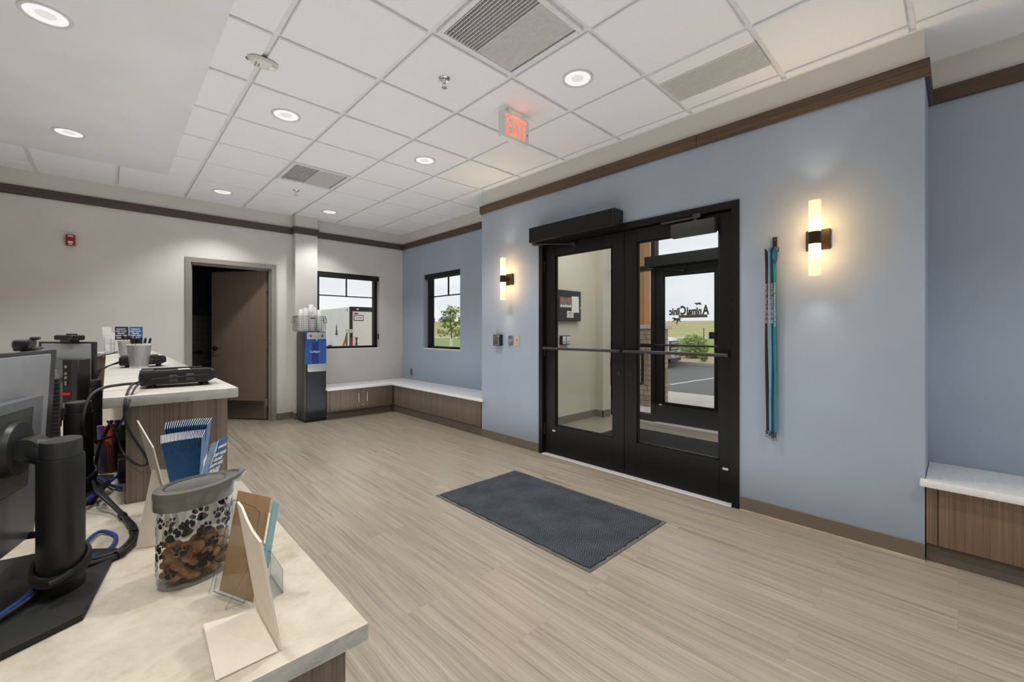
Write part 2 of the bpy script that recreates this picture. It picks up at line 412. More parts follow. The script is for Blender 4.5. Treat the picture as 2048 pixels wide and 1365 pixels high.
def lamp(name, typ, loc, energy, color=(1, 1, 1), parent=None, **kw):
    l = bpy.data.lights.new(name, typ); l.energy = energy; l.color = color
    for k, v in kw.items(): setattr(l, k, v)
    o = bpy.data.objects.new(name, l); COL.objects.link(o); o.location = loc; return o
# ================================================================== THE ROOM
W, X2, D, H = 3.209, 3.655, 6.556, 2.8875      # door wall, recessed wall, far wall, ceiling
L0, B0 = -3.6, -3.6                            # left and back limits of the room
TZ0, TZ1 = 2.625, 2.718                        # wooden band
BB = .093                                      # rubber base height
# ---- floors
m = MB(); m.box(L0, 5.47, B0, D, -.06, 0); m.box(.745, 1.64, D, D + .2, -.06, 0); m.box(.0, 2.1, D + .2, 8.5, -.06, 0); struct(m.obj('floor', 'floor'))
# ---- far wall with its door and window openings
m = MB(); y0, y1 = D, D + .2; zt = H + .12
m.box(L0 - .2, .745, y0, y1, 0, zt); m.box(.745, 1.64, y0, y1, 2.105, zt); m.box(1.64, 2.25, y0, y1, 0, zt)
m.box(2.25, 3.238, y0, y1, 0, .965); m.box(2.25, 3.238, y0, y1, 2.14, zt); m.box(3.238, X2 + .2, y0, y1, 0, zt)
struct(m.obj('wall_far', 'beige'))
m = MB(); m.box(1.912, 2.212, 6.43, D, 0, H); struct(m.obj('wall_far_pilaster', 'beige'))
# ---- recessed blue wall with the small window
m = MB(); x0, x1 = X2, X2 + .2
m.box(x0, x1, 3.887, 4.916, 0, zt); m.box(x0, x1, 4.916, 5.885, 0, .963); m.box(x0, x1, 4.916, 5.885, 2.14, zt); m.box(x0, x1, 5.885, D, 0, zt)
struct(m.obj('wall_recess_far', 'blue'))
m = MB(); m.box(x0, x1, B0, .124, 0, zt); struct(m.obj('wall_recess_near', 'blue'))
# ---- projecting blue wall that holds the glass doors
m = MB(); x0, x1 = W, W + .13
m.box(x0, x1, 2.961, 3.887, 0, zt); m.box(x0, x1, .124, 1.057, 0, zt); m.box(x0, x1, 1.057, 2.961, 2.17, zt)
m.box(x1, X2 + .2, 3.76, 3.887, 0, zt); m.box(x1, X2 + .2, .124, .25, 0, zt)
struct(m.obj('wall_door', 'blue'))
m = MB(); m.box(L0 - .2, L0, B0, D, 0, zt); struct(m.obj('wall_left', 'beige'))
m = MB(); m.box(L0 - .2, X2 + .2, B0 - .2, B0, 0, zt); struct(m.obj('wall_back', 'beige'))
# ---- vestibule
m = MB(); m.box(W + .13, 5.2, 3.66, 3.76, 0, 2.95); m.box(5.17, 5.345, 3.53, 3.66, 0, 2.95); m.box(5.17, 5.55, 3.66, 3.9, 0, 2.95); struct(m.obj('wall_vestibule_left', 'vest'))
m = MB(); m.box(W + .13, 5.345, .25, .35, 0, 2.95); struct(m.obj('wall_vestibule_right', 'vest'))
m = MB(); m.box(W + .13, 5.55, .25, 3.76, 2.95, 3.0); struct(m.obj('ceiling_vestibule', 'ceil_paint'))
m = MB(); m.box(W + .13, 5.165, 3.648, 3.66, 0, .1); m.box(5.158, 5.17, 3.518, 3.66, 0, .1); m.box(5.158, 5.34, 3.518, 3.53, 0, .1); struct(m.obj('baseboard_vestibule', 'base'))
# ---- dark washroom behind the open wooden door
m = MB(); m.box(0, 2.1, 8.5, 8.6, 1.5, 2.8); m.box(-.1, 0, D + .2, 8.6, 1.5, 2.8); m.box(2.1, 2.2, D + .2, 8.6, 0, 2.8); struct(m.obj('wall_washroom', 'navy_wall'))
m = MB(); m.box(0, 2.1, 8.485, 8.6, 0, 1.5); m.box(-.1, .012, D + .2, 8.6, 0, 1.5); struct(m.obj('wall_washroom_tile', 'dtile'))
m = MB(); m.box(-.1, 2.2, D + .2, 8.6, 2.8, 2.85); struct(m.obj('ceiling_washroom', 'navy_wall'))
# ---- ceiling: lay-in tiles hanging a little below their grid
T = .6096; GX, GY = .6815, 1.9995
VENTS = {(1, -1), (1, 4), (3, -2)}
EX, EY = .452, 5.70                            # right and far edge of the plain ceiling panel over the desk
m = MB(); g = .0145
for c in range(-8, 6):
    for r in range(-10, 9):
        a0, a1, b0, b1 = GX + c * T + g, GX + (c + 1) * T - g, GY + r * T + g, GY + (r + 1) * T - g
        if (c, r) in VENTS and (c, r) != (3, -2): continue
        a0, a1, b0, b1 = max(a0, L0), min(a1, X2), max(b0, B0), min(b1, D - .012)
        if b0 > .1 and b1 < 3.9: a1 = min(a1, W - .012)
        if a1 - a0 < .02 or b1 - b0 < .02: continue
        if (c, r) == (3, -2):
            m.box(a0, GX + 3.235 * T, b0, b1, H, H + .016); m.box(GX + 3.74 * T, a1, b0, b1, H, H + .016); continue
        if a1 < EX + .02 and b1 < EY + .02: continue
        if a0 < EX and b0 < EY:
            if b1 > EY and a0 < EX: m.box(a0, a1, EY, b1, H, H + .016, .004, 1)
            if a1 > EX: m.box(EX, a1, b0, min(b1, EY), H, H + .016, .004, 1)
            continue
        m.box(a0, a1, b0, b1, H, H + .016, .004, 1)
ceil = struct(m.obj('ceiling', 'tile'))
m = MB()
for c in range(-8, 6):
    for r in range(-10, 9):
        if (c, r) in ((1, -1), (1, 4)):
            a0, a1, b0, b1 = GX + c * T, GX + (c + 1) * T, GY + r * T, GY + (r + 1) * T; e = .045
            for q in ((a0, a1, b0, b0 + e), (a0, a1, b1 - e, b1), (a0, a0 + e, b0 + e, b1 - e), (a1 - e, a1, b0 + e, b1 - e)): m.box(*q, H + .016, H + .03)
            continue
        a0, a1, b0, b1 = max(GX + c * T, L0), min(GX + (c + 1) * T, X2), max(GY + r * T, B0), min(GY + (r + 1) * T, D)
        if a1 > a0 and b1 > b0: m.box(a0, a1, b0, b1, H + .016, H + .03)
for (a0, a1, b0, b1) in ((W - .02, W, .124, 3.887), (W, X2, 3.887, 3.9), (X2 - .02, X2, 3.9, D), (L0, X2, D - .012, D), (X2 - .02, X2, B0, .124)): m.box(a0, a1, b0, b1, H - .001, H + .016)
m.obj('ceiling_grid', 'grid', ceil)
m = MB(); m.box(L0, EX, B0, EY, H - .012, H + .015); struct(m.obj('ceiling_panel', 'ceil_paint'))
# ---- wooden bands round the room
def band(i, x0, x1, y0, y1, mat='trimwood'):
    m = MB(); m.box(x0, x1, y0, y1, TZ0, TZ1, .002, 1); struct(m.obj('trim_%d' % i, mat))
t = .02
band(1, L0, 1.912 - t, D - t, D); band(2, 1.912 - t, 2.212 + t, 6.43 - t, 6.43); band(3, 1.912 - t, 1.912, 6.43, D); band(4, 2.212, 2.212 + t, 6.43, D, 'trimwood_y')
band(5, 2.212 + t, X2 - t, D - t, D); band(6, X2 - t, X2, 3.887 + t, D, 'trimwood_y')
band(7, W - t, W, .124 - t, 1.35, 'trimwood_y'); band(8, W - t, W, 1.352, 3.887 + t, 'trimwood_y')
band(9, W, X2, 3.887, 3.887 + t); band(10, W, X2 - t, .124 - t, .124); band(11, X2 - t, X2, B0, .124, 'trimwood_y')
# ---- rubber baseboards
def skirt(n, x0, x1, y0, y1):
    m = MB(); m.box(x0, x1, y0, y1, 0, BB, .003, 1); struct(m.obj('baseboard_' + n, 'base'))
b = .008
skirt('door_right', W - b, W, .124, 1.05); skirt('door_left', W - b, W, 2.965, 3.887); skirt('far_left', L0, .689, D - b, D); skirt('far_middle', 1.70, 1.912 - b, D - b, D)
skirt('pilaster_side', 1.912 - b, 1.912, 6.43 - b, D); skirt('pilaster_front', 1.912, 2.212, 6.43 - b, 6.43); skirt('left', L0, L0 + b, B0, D)
# thin metal floor edge along the blue wall
m = MB(); m.box(W - .016, W - .008, .124, 1.05, 0, .006); struct(m.obj('trim_floor_right', 'marble'))

# ================================================================== WINDOWS
def window(name, axis, a0, a1, z0, z1, face, n):
    """a black framed window set back in its opening; axis 'x' runs along x (far wall) or 'y' (recessed wall)"""
    root = sempty(name)
    def bx(mb, p0, p1, d0, d1, q0, q1, bev=0):
        if axis == 'x': mb.box(p0, p1, face + d0, face + d1, q0, q1, bev, 1)
        else: mb.box(face + d0, face + d1, p0, p1, q0, q1, bev, 1)
    m = MB(); w = .012; f = .045
    for (p0, p1, q0, q1) in ((a0 + w, a0 + w + f, z0, z1), (a1 - w - f, a1 - w, z0, z1), (a0 + w, a1 - w, z0, z0 + f), (a0 + w, a1 - w, z1 - f, z1)):
        bx(m, p0, p1, .075, .16, q0, q1)
    m.obj('window_frame', 'black_alu', root)
    m = MB(); mid = (a0 + a1) / 2; zm = 1.795
    bx(m, mid - .008, mid + .008, .13, .15, zm, z1 - f); bx(m, a0 + w + f, a1 - w - f, .13, .15, zm - .008, zm + .008); m.obj('glazing_bar', 'black_alu', root)
    m = MB(); bx(m, a0 + w + f, a1 - w - f, .139, .141, z0 + f, z1 - f); m.obj('glass_pane', 'glass', root)
    m = MB(); bx(m, a0 + .004, a1 - .004, .012, .085, z1 - .078, z1 - .002, .012); m.obj('blind_cassette', 'black_soft', root)
    m = MB(); bx(m, a0, a1, 0, .2, z0 - .0, z0 + .012); m.obj('window_sill', 'white_pl', root)
    return root
w1 = window('window_1', 'x', 2.25, 3.238, .965, 2.14, D, 1)
m = MB(); m.box(3.222, 3.238, D + .02, D + .045, 1.11, 1.2, .004, 1); m.obj('blind_chain_holder', 'black', w1)
w2 = window('window_2', 'y', 4.916, 5.885, .963, 2.14, X2, 2)

# ================================================================== GLASS DOUBLE DOOR (inner)
d1 = sempty('door_1')
m = MB(); x0, x1 = W - .012, W + .13
m.box(x0, x1, 1.057, 1.105, 0, 2.17); m.box(x0, x1, 2.913, 2.961, 0, 2.17); m.box(x0, x1, 1.105, 2.913, 2.118, 2.17)
m.box(W + .075, W + .13, 1.09, 1.12, 0, 2.17); m.box(W + .075, W + .13, 2.9, 2.925, 0, 2.17); m.box(W + .075, W + .13, 1.09, 2.925, 2.1, 2.12)
m.obj('door_frame', 'black_alu', d1)
m = MB(); m.box(W - .03, W + .12, 1.105, 2.913, 0, .009, .003, 1); m.obj('threshold', 'alu', d1)  # pale strip stands in for light leaking under the leaves
def leaf(root, ya, yb, g0, g1, xf, z0, z1, gz0, gz1, bar, side=-1):
    """one glazed leaf; its room face lies at xf and it is 45 mm thick"""
    m = MB(); x0, x1 = xf, xf + .045
    m.box(x0, x1, ya, g0, z0, z1, .002, 1); m.box(x0, x1, g1, yb, z0, z1, .002, 1)
    m.box(x0, x1, g0, g1, z0, gz0, .001, 1); m.box(x0, x1, g0, g1, gz1, z1, .001, 1)
    lf = m.obj('door_leaf', 'black_alu', root)
    m = MB()
    for (p0, p1, q0, q1) in ((g0, g0 + .012, gz0, gz1), (g1 - .012, g1, gz0, gz1), (g0, g1, gz0, gz0 + .012), (g0, g1, gz1 - .012, gz1)): m.box(x0 + .012, x0 + .033, p0, p1, q0, q1)
    m.obj('glazing_bead', 'black_alu', lf)
    m = MB(); m.box(x0 + .02, x0 + .026, g0 + .004, g1 - .004, gz0 + .004, gz1 - .004); m.obj('glass_pane', 'glass', lf)
    m = MB(); m.cyl((x0 - .045, ya + .015, bar), (x0 - .045, yb - .015, bar), .0125, n=16)
    for y in (ya + .03, yb - .03): m.cyl((x0 - .045, y, bar), (x0, y, bar), .010, n=12)
    m.obj('push_bar', 'charcoal', lf)
    return lf
XF = W + .028
L1 = leaf(d1, 1.993, 2.908, 2.108, 2.776, XF, .014, 2.112, .30, 2.0, 1.073)
L2 = leaf(d1, 1.110, 1.989, 1.204, 1.872, XF, .014, 2.112, .30, 2.0, 1.073)
for lf, y in ((L1, 2.79), (L2, 1.16)):
    m = MB(); m.box(XF - .003, XF, y - .02, y + .02, .24, .256, .001, 1); m.obj('maker_plate', 'alu', lf)
    m = MB(); yy = y - .75 if lf is L1 else 1.93
    m.cyl((XF - .004, yy + (.0 if lf is L1 else 0), .88), (XF + .002, yy, .88), .012, n=16); m.obj('lock_cylinder', 'black', lf)
m = MB(); m.tube([(XF + .045, 1.885, 1.05), (XF + .11, 1.885, 1.05), (XF + .12, 1.885, 1.03), (XF + .12, 1.885, .82), (XF + .11, 1.885, .80), (XF + .045, 1.885, .80)], .0125, 10, smooth=4); m.obj('pull_handle', 'black', L2)
m = MB()
for z in (.25, 1.05, 1.9): m.cyl((XF - .008, 2.912, z - .055), (XF - .008, 2.912, z + .055), .009, n=12)
m.obj('hinge', 'black', L1)
m = MB()
for z in (.25, 1.05, 1.9): m.cyl((XF - .008, 1.106, z - .055), (XF - .008, 1.106, z + .055), .009, n=12)
m.obj('hinge', 'black', L2)

# ---- automatic door operators
def operator(label, xw, y0, y1, z0, z1, dep, xleaf, ya, za):
    t = thing('door_operator', label, 'door opener', (xw, y0, z0))
    o = lambda x, y, z: (x - xw, y - y0, z - z0)
    m = MB(); m.box(-dep, 0, 0, y1 - y0, 0, z1 - z0, .003, 1); m.obj('housing', 'black_alu', t)
    m = MB(); m.box(-dep - .002, -dep, .006, .016, .004, z1 - z0 - .004); m.box(-dep + .004, -.004, -.002, 0, .004, z1 - z0 - .004); m.obj('end_cap', 'black', t)
    hy = y1 - y0 - .06
    m = MB(); m.cyl((-dep * .5, hy, -.022), (-dep * .5, hy, 0), .02, n=16); m.tube([(-dep * .5, hy, -.018), (-dep * .9, hy + .02, -.02), (-dep * .55, hy - .09, -.022)], .009, 8, smooth=4)
    m.tube([(-dep * .55, hy - .09, -.022), o(xleaf - .03, ya, za)], .007, 8); m.cyl(o(xleaf - .035, ya, za), o(xleaf, ya, za), .02, .024, n=16); m.obj('closer_arm', 'charcoal', t)
    return t
operator('long black door opener box above the inner glass doors', W, 1.985, 2.988, 2.133, 2.283, .13, XF, 2.52, 2.075)
# ---- door closer on the right leaf
t = thing('door_closer', 'dark grey door closer on top of the right glass leaf', 'door closer', (XF, 1.38, 2.03))
m = MB(); m.box(-.062, -.006, -.165, .165, -.062, .045, .006, 2); m.obj('cover', 'closer', t)
m = MB(); m.box(-.006, 0, -.17, .17, -.03, .05); m.obj('back_plate', 'black', t)
m = MB(); m.box(-.056, -.03, -.03, .25, .062, .078, .004, 1); m.box(-.06, -.02, -.06, .0, .062, .098, .008, 1); m.cyl((-.04, -.02, .04), (-.04, -.02, .066), .015); m.obj('closer_arm', 'closer', t)

# ================================================================== OUTER GLASS DOOR AND STOREFRONT
d3 = sempty('door_3'); XO = 5.38
m = MB(); x0, x1 = XO, XO + .11
for (a, b_) in ((3.50, 3.54), (2.84, 2.90), (.93, .99), (.35, .40)): m.box(x0, x1, a, b_, 0, 2.95)
m.box(x0, x1, .35, 3.54, 2.9, 2.95); m.box(x0, x1, .35, 3.54, 2.085, 2.145); m.box(x0, x1, 2.9, 3.54, 0, .1); m.box(x0, x1, .35, .93, 0, .1); m.box(x0, x1, 2.9, 3.54, 1.02, 1.07)
m.obj('storefront_frame', 'black_alu', d3)
m = MB(); m.box(XO + .05, XO + .056, 2.9, 3.5, .1, 2.9); m.box(XO + .05, XO + .056, .4, .93, .1, 2.9); m.box(XO + .05, XO + .056, .93, 2.84, 2.145, 2.9); m.obj('glass_pane', 'glass', d3)
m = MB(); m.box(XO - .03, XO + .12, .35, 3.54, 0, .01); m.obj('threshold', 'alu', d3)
O1 = leaf(d3, 1.925, 2.835, 2.06, 2.728, XO + .02, .02, 2.08, .28, 1.985, 1.057)
O2 = leaf(d3, .995, 1.92, 1.12, 1.79, XO + .02, .02, 2.08, .28, 1.985, 1.057)
m = MB(); m.box(XO + .016, XO + .02, 2.75, 2.79, .245, .262); m.obj('maker_plate', 'alu', O1)
m = MB(); m.box(XO - .02, XO + .02, 2.045, 2.115, 1.15, 1.235, .004, 1); m.obj('lock_case', 'black', O1)
m = MB(); m.box(XO - .004, XO + .012, 2.115, 2.135, 1.155, 1.23); m.obj('lock_turn', 'white_pl', O1)
m = MB(); m.tube([(XO + .065, 2.0, 1.1), (XO + .13, 2.0, 1.1), (XO + .13, 2.0, .85), (XO + .065, 2.0, .85)], .0125, 10, smooth=3); m.obj('pull_handle', 'black', O1)
# clinic lettering on the glass: it faces out, so it reads mirrored from the room
F = frame((XO + .05, 2.395, 1.507), (0, 1, 0), (0, 0, 1))
m = MB(); cur = -.25
for s_, sz in (('A', .158), ('nimal', .128), ('C', .158), ('linic', .128)):
    n0 = len(m.bm.verts); m.text(s_, sz, F @ Matrix.Translation((cur, -.046, 0)), ax='LEFT', ay='BOTTOM_BASELINE', sx=.70, bold=.0065)
    m.bm.verts.ensure_lookup_table(); cur = max(v.co.y for v in m.bm.verts[n0:]) - 2.395 + .007
def sil(poly, s, ox, oy, F, mb): mb.poly([F @ Vector((ox + x * s, oy + y * s, .0004)) for x, y in poly])
CAT = [(-1, 0), (-.9, .7), (-.5, 1.1), (-.3, .9), (.2, 1.0), (.7, .8), (1.2, 1.0), (1.7, .8), (1.3, .7), (.9, .3), (.8, 0), (.55, 0), (.5, .3), (-.3, .35), (-.4, 0), (-.65, 0), (-.7, .3)]
DOG = [(-1.6, .3), (-1.1, .35), (-.7, .55), (.2, .5), (.8, .75), (1.3, .65), (1.5, .4), (1.0, .3), (.9, 0), (1.4, -.5), (1.25, -.65), (.6, -.2), (.1, -.1), (.2, -.9), (.0, -1.5), (-.2, -1.45), (-.1, -.8), (-.5, -.2), (-.9, -.5), (-1.3, -.6), (-1.35, -.4), (-.95, -.2), (-1.0, .1)]
sil(CAT, .036, -.125, .066, F, m); sil(DOG, .045, .16, -.115, F, m)
m.mi = 1; m.box(XO + .0496, XO + .0504, 2.16, 2.53, 1.418, 1.455); m.mi = 0
m.text('OF RAPID CITY', .026, frame((XO + .049, 2.345, 1.437), (0, 1, 0), (0, 0, 1)), bold=.0006)
SIGNM = plain('decal_olive', (74, 70, 50), .7); SIGNM2 = plain('decal_band', (104, 98, 76), .7)
m.obj('clinic_lettering', [SIGNM, SIGNM2], O1)
operator('black door opener box above the outer glass door', XO, 1.93, 2.93, 2.105, 2.245, .12, XO + .02, 2.45, 2.03)

# ================================================================== WOODEN WASHROOM DOOR
d2 = sempty('door_2')
m = MB()
for (a, b_, q0, q1) in ((.689, .745, 0, 2.163), (1.64, 1.70, 0, 2.163), (.745, 1.64, 2.105, 2.163)):
    m.box(a, b_, D - .018, D + .02, q0, q1)
m.box(.735, .752, D, D + .2, 0, 2.105); m.box(1.633, 1.65, D, D + .2, 0, 2.105); m.box(.74, 1.65, D, D + .2, 2.098, 2.112)
m.box(.752, .768, D + .06, D + .14, 0, 2.098); m.box(1.617, 1.633, D + .02, D + .055, 0, 2.098); m.box(.752, 1.633, D + .06, D + .14, 2.082, 2.098)
m.obj('door_frame', 'frame_grey', d2)
ang = math.atan2(7.31 - 6.665, 1.119 - 1.628)
lf = bpy.data.objects.new('door_leaf_pivot', None)
m = MB(); m.box(0, .86, -.022, .022, .012, 2.09, .002, 1)
lf = m.obj('door_leaf', 'door_wood', d2, (1.622, 6.68, 0), (0, 0, ang))
m = MB(); m.box(.03, .845, .022, .0245, .02, .265); m.obj('kick_plate', 'kick', lf)
m = MB(); m.box(-.003, 0, -.02, .02, .012, 2.09); m.obj('door_edge', 'door_wood', lf)
m = MB(); m.cyl((.8, .022, 1.0), (.8, .032, 1.0), .032); m.cyl((.8, .032, 1.0), (.8, .075, 1.0), .011); m.mi = 1; m.tube([(.8, .07, 1.0), (.77, .074, 1.0), (.69, .07, 1.0)], .010, 10)
m.mi = 0; m.cyl((.8, -.022, 1.0), (.8, -.07, 1.0), .011); m.tube([(.8, -.066, 1.0), (.7, -.066, 1.0)], .010); m.obj('lever_handle', ['black', 'chrome'], lf)
for z in (.25, 1.05, 1.86):
    m = MB(); m.box(-.012, .0, -.045, .03, z - .055, z + .055); m.cyl((-.012, .03, z - .055), (-.012, .03, z + .055), .008, n=12); m.obj('hinge', 'steel', lf)
# grab rail inside the washroom
t = thing('grab_bar', 'black grab bar on the dark tiled washroom wall', 'grab bar', (.7, 8.485, .9))
m = MB(); m.cyl((-.4, -.05, 0), (.4, -.05, 0), .018); m.obj('rail', 'black', t)
for s in (-1, 1):
    m = MB(); m.cyl((.38 * s, 0, 0), (.38 * s, -.05, 0), .017); m.cyl((.38 * s, 0, 0), (.38 * s, -.012, 0), .042); m.obj('wall_flange', 'black', t)
# ================================================================== CEILING FITTINGS
dl = thing('downlight', '', 'downlight', (0, 0, 0), group='recessed round downlights')
m = MB(); m.lathe([(.083, .0), (.083, -.004), (.090, -.008), (.100, -.006), (.102, .0)], n=40); m.obj('trim_ring', 'downlight_ring', dl)
m = MB(); m.lathe([(.084, -.003), (.060, -.002), (.040, -.0015)], n=40); m.obj('reflector', 'lens', dl)
m = MB(); m.lathe([(.040, -.0016), (.0, -.0016)], n=32); m.obj('lamp_lens', 'reflector', dl)
DL = [((.982, 3.519), 'round downlight in a tile between the ceiling sensor and the far ceiling vent'), ((2.208, 1.702), 'round downlight between the large near vent and the slotted linear vent'),
      ((2.208, 3.532), 'round downlight beyond the exit sign, towards the far corner window'), ((.982, 5.972), 'round downlight near the far wall above the wooden door'),
      ((2.213, 5.962), 'round downlight near the far wall in front of the pilaster'), ((-.23, 5.03), 'round downlight in the plain ceiling panel near the far wall'),
      ((-.23, 3.236), 'round downlight in the plain ceiling panel cut by the top edge of the photo')]
EXTRA = [(.982, 1.09), (2.208, -.74), (.982, -1.35), (-.23, 1.4), (-.23, -.4), (-1.75, 3.24), (-1.75, 5.03), (-1.75, 1.4), (-1.75, -.4), (2.208, -2.6), (.2, -2.6), (-1.75, -2.6)]
first = True
for (x, y), lab in DL + [(p, None) for p in EXTRA]:
    zc = H - .012 if (x < EX and y < EY) else H
    if lab:
        if first: dl.location = (x, y, zc); dl['label'] = lab; first = False
        else: dup(dl, (x, y, zc), label=lab)
    l = lamp('downlight_lamp', 'SPOT', (x, y, zc - .02), 58, (1, .985, .965), spot_size=R(112), spot_blend=.55, shadow_soft_size=.07)
# ---- air vents: half open core with loose bars, half closed fine louvers
def vent(label, c, r, group=None):
    x0, y0 = GX + c * T + .018, GY + r * T + .018; s = T - .036
    t = thing('ceiling_vent', label, 'air vent', (x0, y0, H), group='square ceiling vents')
    m = MB(); f = .03
    for (a0, a1, b0, b1) in ((0, s, 0, f), (0, s, s - f, s), (0, f, f, s - f), (s - f, s, f, s - f)): m.box(a0, a1, b0, b1, -.003, .016, .002, 1)
    m.obj('frame', 'grid', t)
    i0, i1 = f, s - f; mid = i0 + (i1 - i0) * .47
    m = MB(); m.box(i0, i1, i0, i1, .2, .202); m.box(i0, i1, i0, i0 + .004, .014, .2); m.box(i0, i1, i1 - .004, i1, .014, .2); m.box(i0, i0 + .004, i0, i1, .014, .2); m.box(i1 - .004, i1, i0, i1, .014, .2); m.obj('duct_box', 'dark_void', t)
    m = MB(); m.box(i0 + .01, i0 + .1, i0 + .06, i1 - .15, .05, .06); m.box(i0 + .12, mid - .01, i0 + .2, i1 - .06, .07, .08); m.obj('damper', 'duct_grey', t)
    m = MB(); n = 12
    for k in range(n):
        x = i0 + (mid - i0) * (k + .5) / n; m.box(x - .0022, x + .0022, i0, i1, .0, .014)
    for k in range(22):
        y = i0 + (i1 - i0) * (k + .5) / 22; m.box(i0, mid, y - .0012, y + .0012, .03, .036)
    m.obj('open_bars', 'louver', t)
    m = MB(); n = 22
    for k in range(n):
        x = mid + (i1 - .012 - mid) * k / n; w = (i1 - .012 - mid) / n
        m.prism([(x + w * .2, .012), (x + w * .2 + .002, .012), (x + w * .96, .0), (x + w * .96 - .002, .0)], i0, i1, 'xz')
    m.obj('closed_louver', 'louver', t)
    return t
vent('big square ceiling vent cut by the top edge of the photo', 1, -1)
vent('smaller looking far square ceiling vent near the wooden door wall', 1, 4)
# ---- linear vent in the tile row along the blue wall
x0, x1, y0, y1 = GX + 3.25 * T, GX + 3.725 * T, GY - 2 * T + g, GY - T - g
t = thing('linear_vent', 'grey slotted vent panel in the ceiling above the glass doors', 'air vent', ((x0 + x1) / 2, (y0 + y1) / 2, H))
hx, hy = (x1 - x0) / 2, (y1 - y0) / 2
m = MB(); m.box(-hx, hx, -hy, hy, .012, .016); m.obj('back_plate', 'duct_grey', t)
m = MB()
for k in range(22):
    x = -hx + 2 * hx * (k + .5) / 22; m.box(x - .003, x + .003, -hy, hy, -.002, .012)
m.obj('slat', 'louver', t)
for a, b_ in ((-hx - .006, -hx), (hx, hx + .006)):
    m = MB(); m.box(a, b_, -hy, hy, -.003, .012); m.obj('edge_rail', 'louver', t)
# ---- sprinklers
def sprinkler(label, x, y):
    t = thing('sprinkler', label, 'sprinkler', (x, y, H), group='ceiling sprinklers')
    m = MB(); m.lathe([(.012, -.004), (.03, -.008), (.036, -.004), (.038, 0)], n=28); m.obj('escutcheon', 'chrome', t)
    m = MB(); m.cyl((0, 0, -.03), (0, 0, 0), .011, n=14); m.tube([(.01, 0, -.028), (.016, 0, -.04), (.004, 0, -.056)], .0028, 6, smooth=3); m.tube([(-.01, 0, -.028), (-.016, 0, -.04), (-.004, 0, -.056)], .0028, 6, smooth=3); m.obj('frame', 'chrome', t)
    m = MB(); m.cyl((0, 0, -.06), (0, 0, -.057), .018, n=20); m.obj('deflector', 'chrome', t)
sprinkler('chrome sprinkler head in the tile beside the big near vent', 1.585, 2.302)
sprinkler('chrome sprinkler head beyond the far square vent', 1.592, 5.32)
# ---- ceiling sensor on the grid bar
t = thing('ceiling_sensor', 'white oval ceiling sensor hanging on a grid bar', 'sensor', (.684, 2.905, H))
m = MB(); m.X = Matrix.Diagonal((1, .62, 1, 1)); m.lathe([(0, -.036), (.045, -.035), (.066, -.03), (.078, -.02), (.082, -.010), (.078, -.004), (0, -.004)], n=40); m.obj('shell', 'offwhite', t)
m = MB(); m.lathe([(0, -.044), (.012, -.043), (.022, -.038), (.026, -.032)], (.045, -.006, 0), n=24); m.obj('sensor_lens', 'white_pl', t)
m = MB(); m.box(-.03, .03, -.025, .025, -.006, .012); m.tube([(-.05, .03, -.008), (-.075, .045, -.004), (-.085, .03, -.002), (-.06, .02, -.006)], .002, 6, smooth=4); m.obj('mount_clip', 'black', t)
m = MB(); F = frame((-.032, .002, -.0355), (0, -1, 0), (-1, 0, 0)) @ Matrix.Rotation(0, 4, 'Z'); m.text('DO NOT', .012, F @ Matrix.Translation((0, .008, 0)), .0004, sx=1.2); m.text('PAINT', .012, F @ Matrix.Translation((0, -.008, 0)), .0004, sx=1.2); m.obj('printed_text', 'ink', t)
# ---- exit sign
t = thing('exit_sign', 'white ceiling exit sign with glowing red letters', 'exit sign', (2.197, 2.285, H))
m = MB(); m.box(-.137, .137, -.022, .026, -.228, -.036, .006, 2); m.obj('housing', 'sign_body', t)
m = MB(); m.box(-.07, .07, -.02, .024, -.037, 0, .006, 2); m.obj('canopy', 'sign_body', t)
m = MB(); m.box(-.125, .12, -.025, -.021, -.218, -.046, .002, 1); m.obj('face_plate', 'white_pl', t)
m = MB(); y = -.0265; b0, b1 = -.208, -.062; w = .017
def bar(xa, xb, za, zb): m.box(xa, xb, y, -.024, za, zb)
xa = -.098
bar(xa, xa + w, b0, b1); bar(xa, xa + .048, b0, b0 + w); bar(xa, xa + .048, b1 - w, b1); bar(xa, xa + .044, (b0 + b1) / 2 - w / 2, (b0 + b1) / 2 + w / 2)
xx = -.042
for s in (1, -1):
    p = [(xx, b0), (xx + w, b0), (xx + .054, b1), (xx + .054 - w, b1)]
    if s < 0: p = [(2 * xx + .054 - a, b_) for a, b_ in p][::-1]
    m.prism(p, y, -.024, 'xz')
bar(.024, .024 + w, b0, b1); bar(.052, .104, b1 - w, b1); bar(.0695, .0695 + w, b0, b1)
m.obj('exit_letters', 'exit_red', t)
m = MB(); m.prism([(.107, -.155), (.118, -.14), (.118, -.17)], y, -.024, 'xz'); m.obj('direction_arrow', 'red2', t)
l = lamp('exit_glow', 'POINT', (2.197, 2.22, H - .06), .05, (1, .3, .2), shadow_soft_size=.05)

# ================================================================== THINGS ON THE WALLS
# ---- fire alarm
t = thing('fire_alarm', 'small red fire alarm strobe on the beige wall', 'fire alarm', (-.286, D, 2.216))
m = MB(); m.box(-.036, .036, -.045, 0, -.058, .058, .006, 2); m.obj('housing', 'red', t)
m = MB(); m.box(-.02, .02, -.062, -.044, -.032, -.014, .004, 2); m.obj('strobe_lens', 'jar_glass', t)
m = MB(); m.box(-.018, .018, -.047, -.045, -.034, -.012); m.box(-.014, .014, -.047, -.045, -.05, -.042); m.obj('reflector', 'chrome', t)
m = MB(); m.text('FIRE', .022, FACE_D((0, -.0455, .04)), bold=.0006); m.obj('printed_text', 'white_ink', t)
m = MB(); m.cyl((0, -.049, .012), (0, -.045, .012), .014); m.obj('sounder', 'red', t)
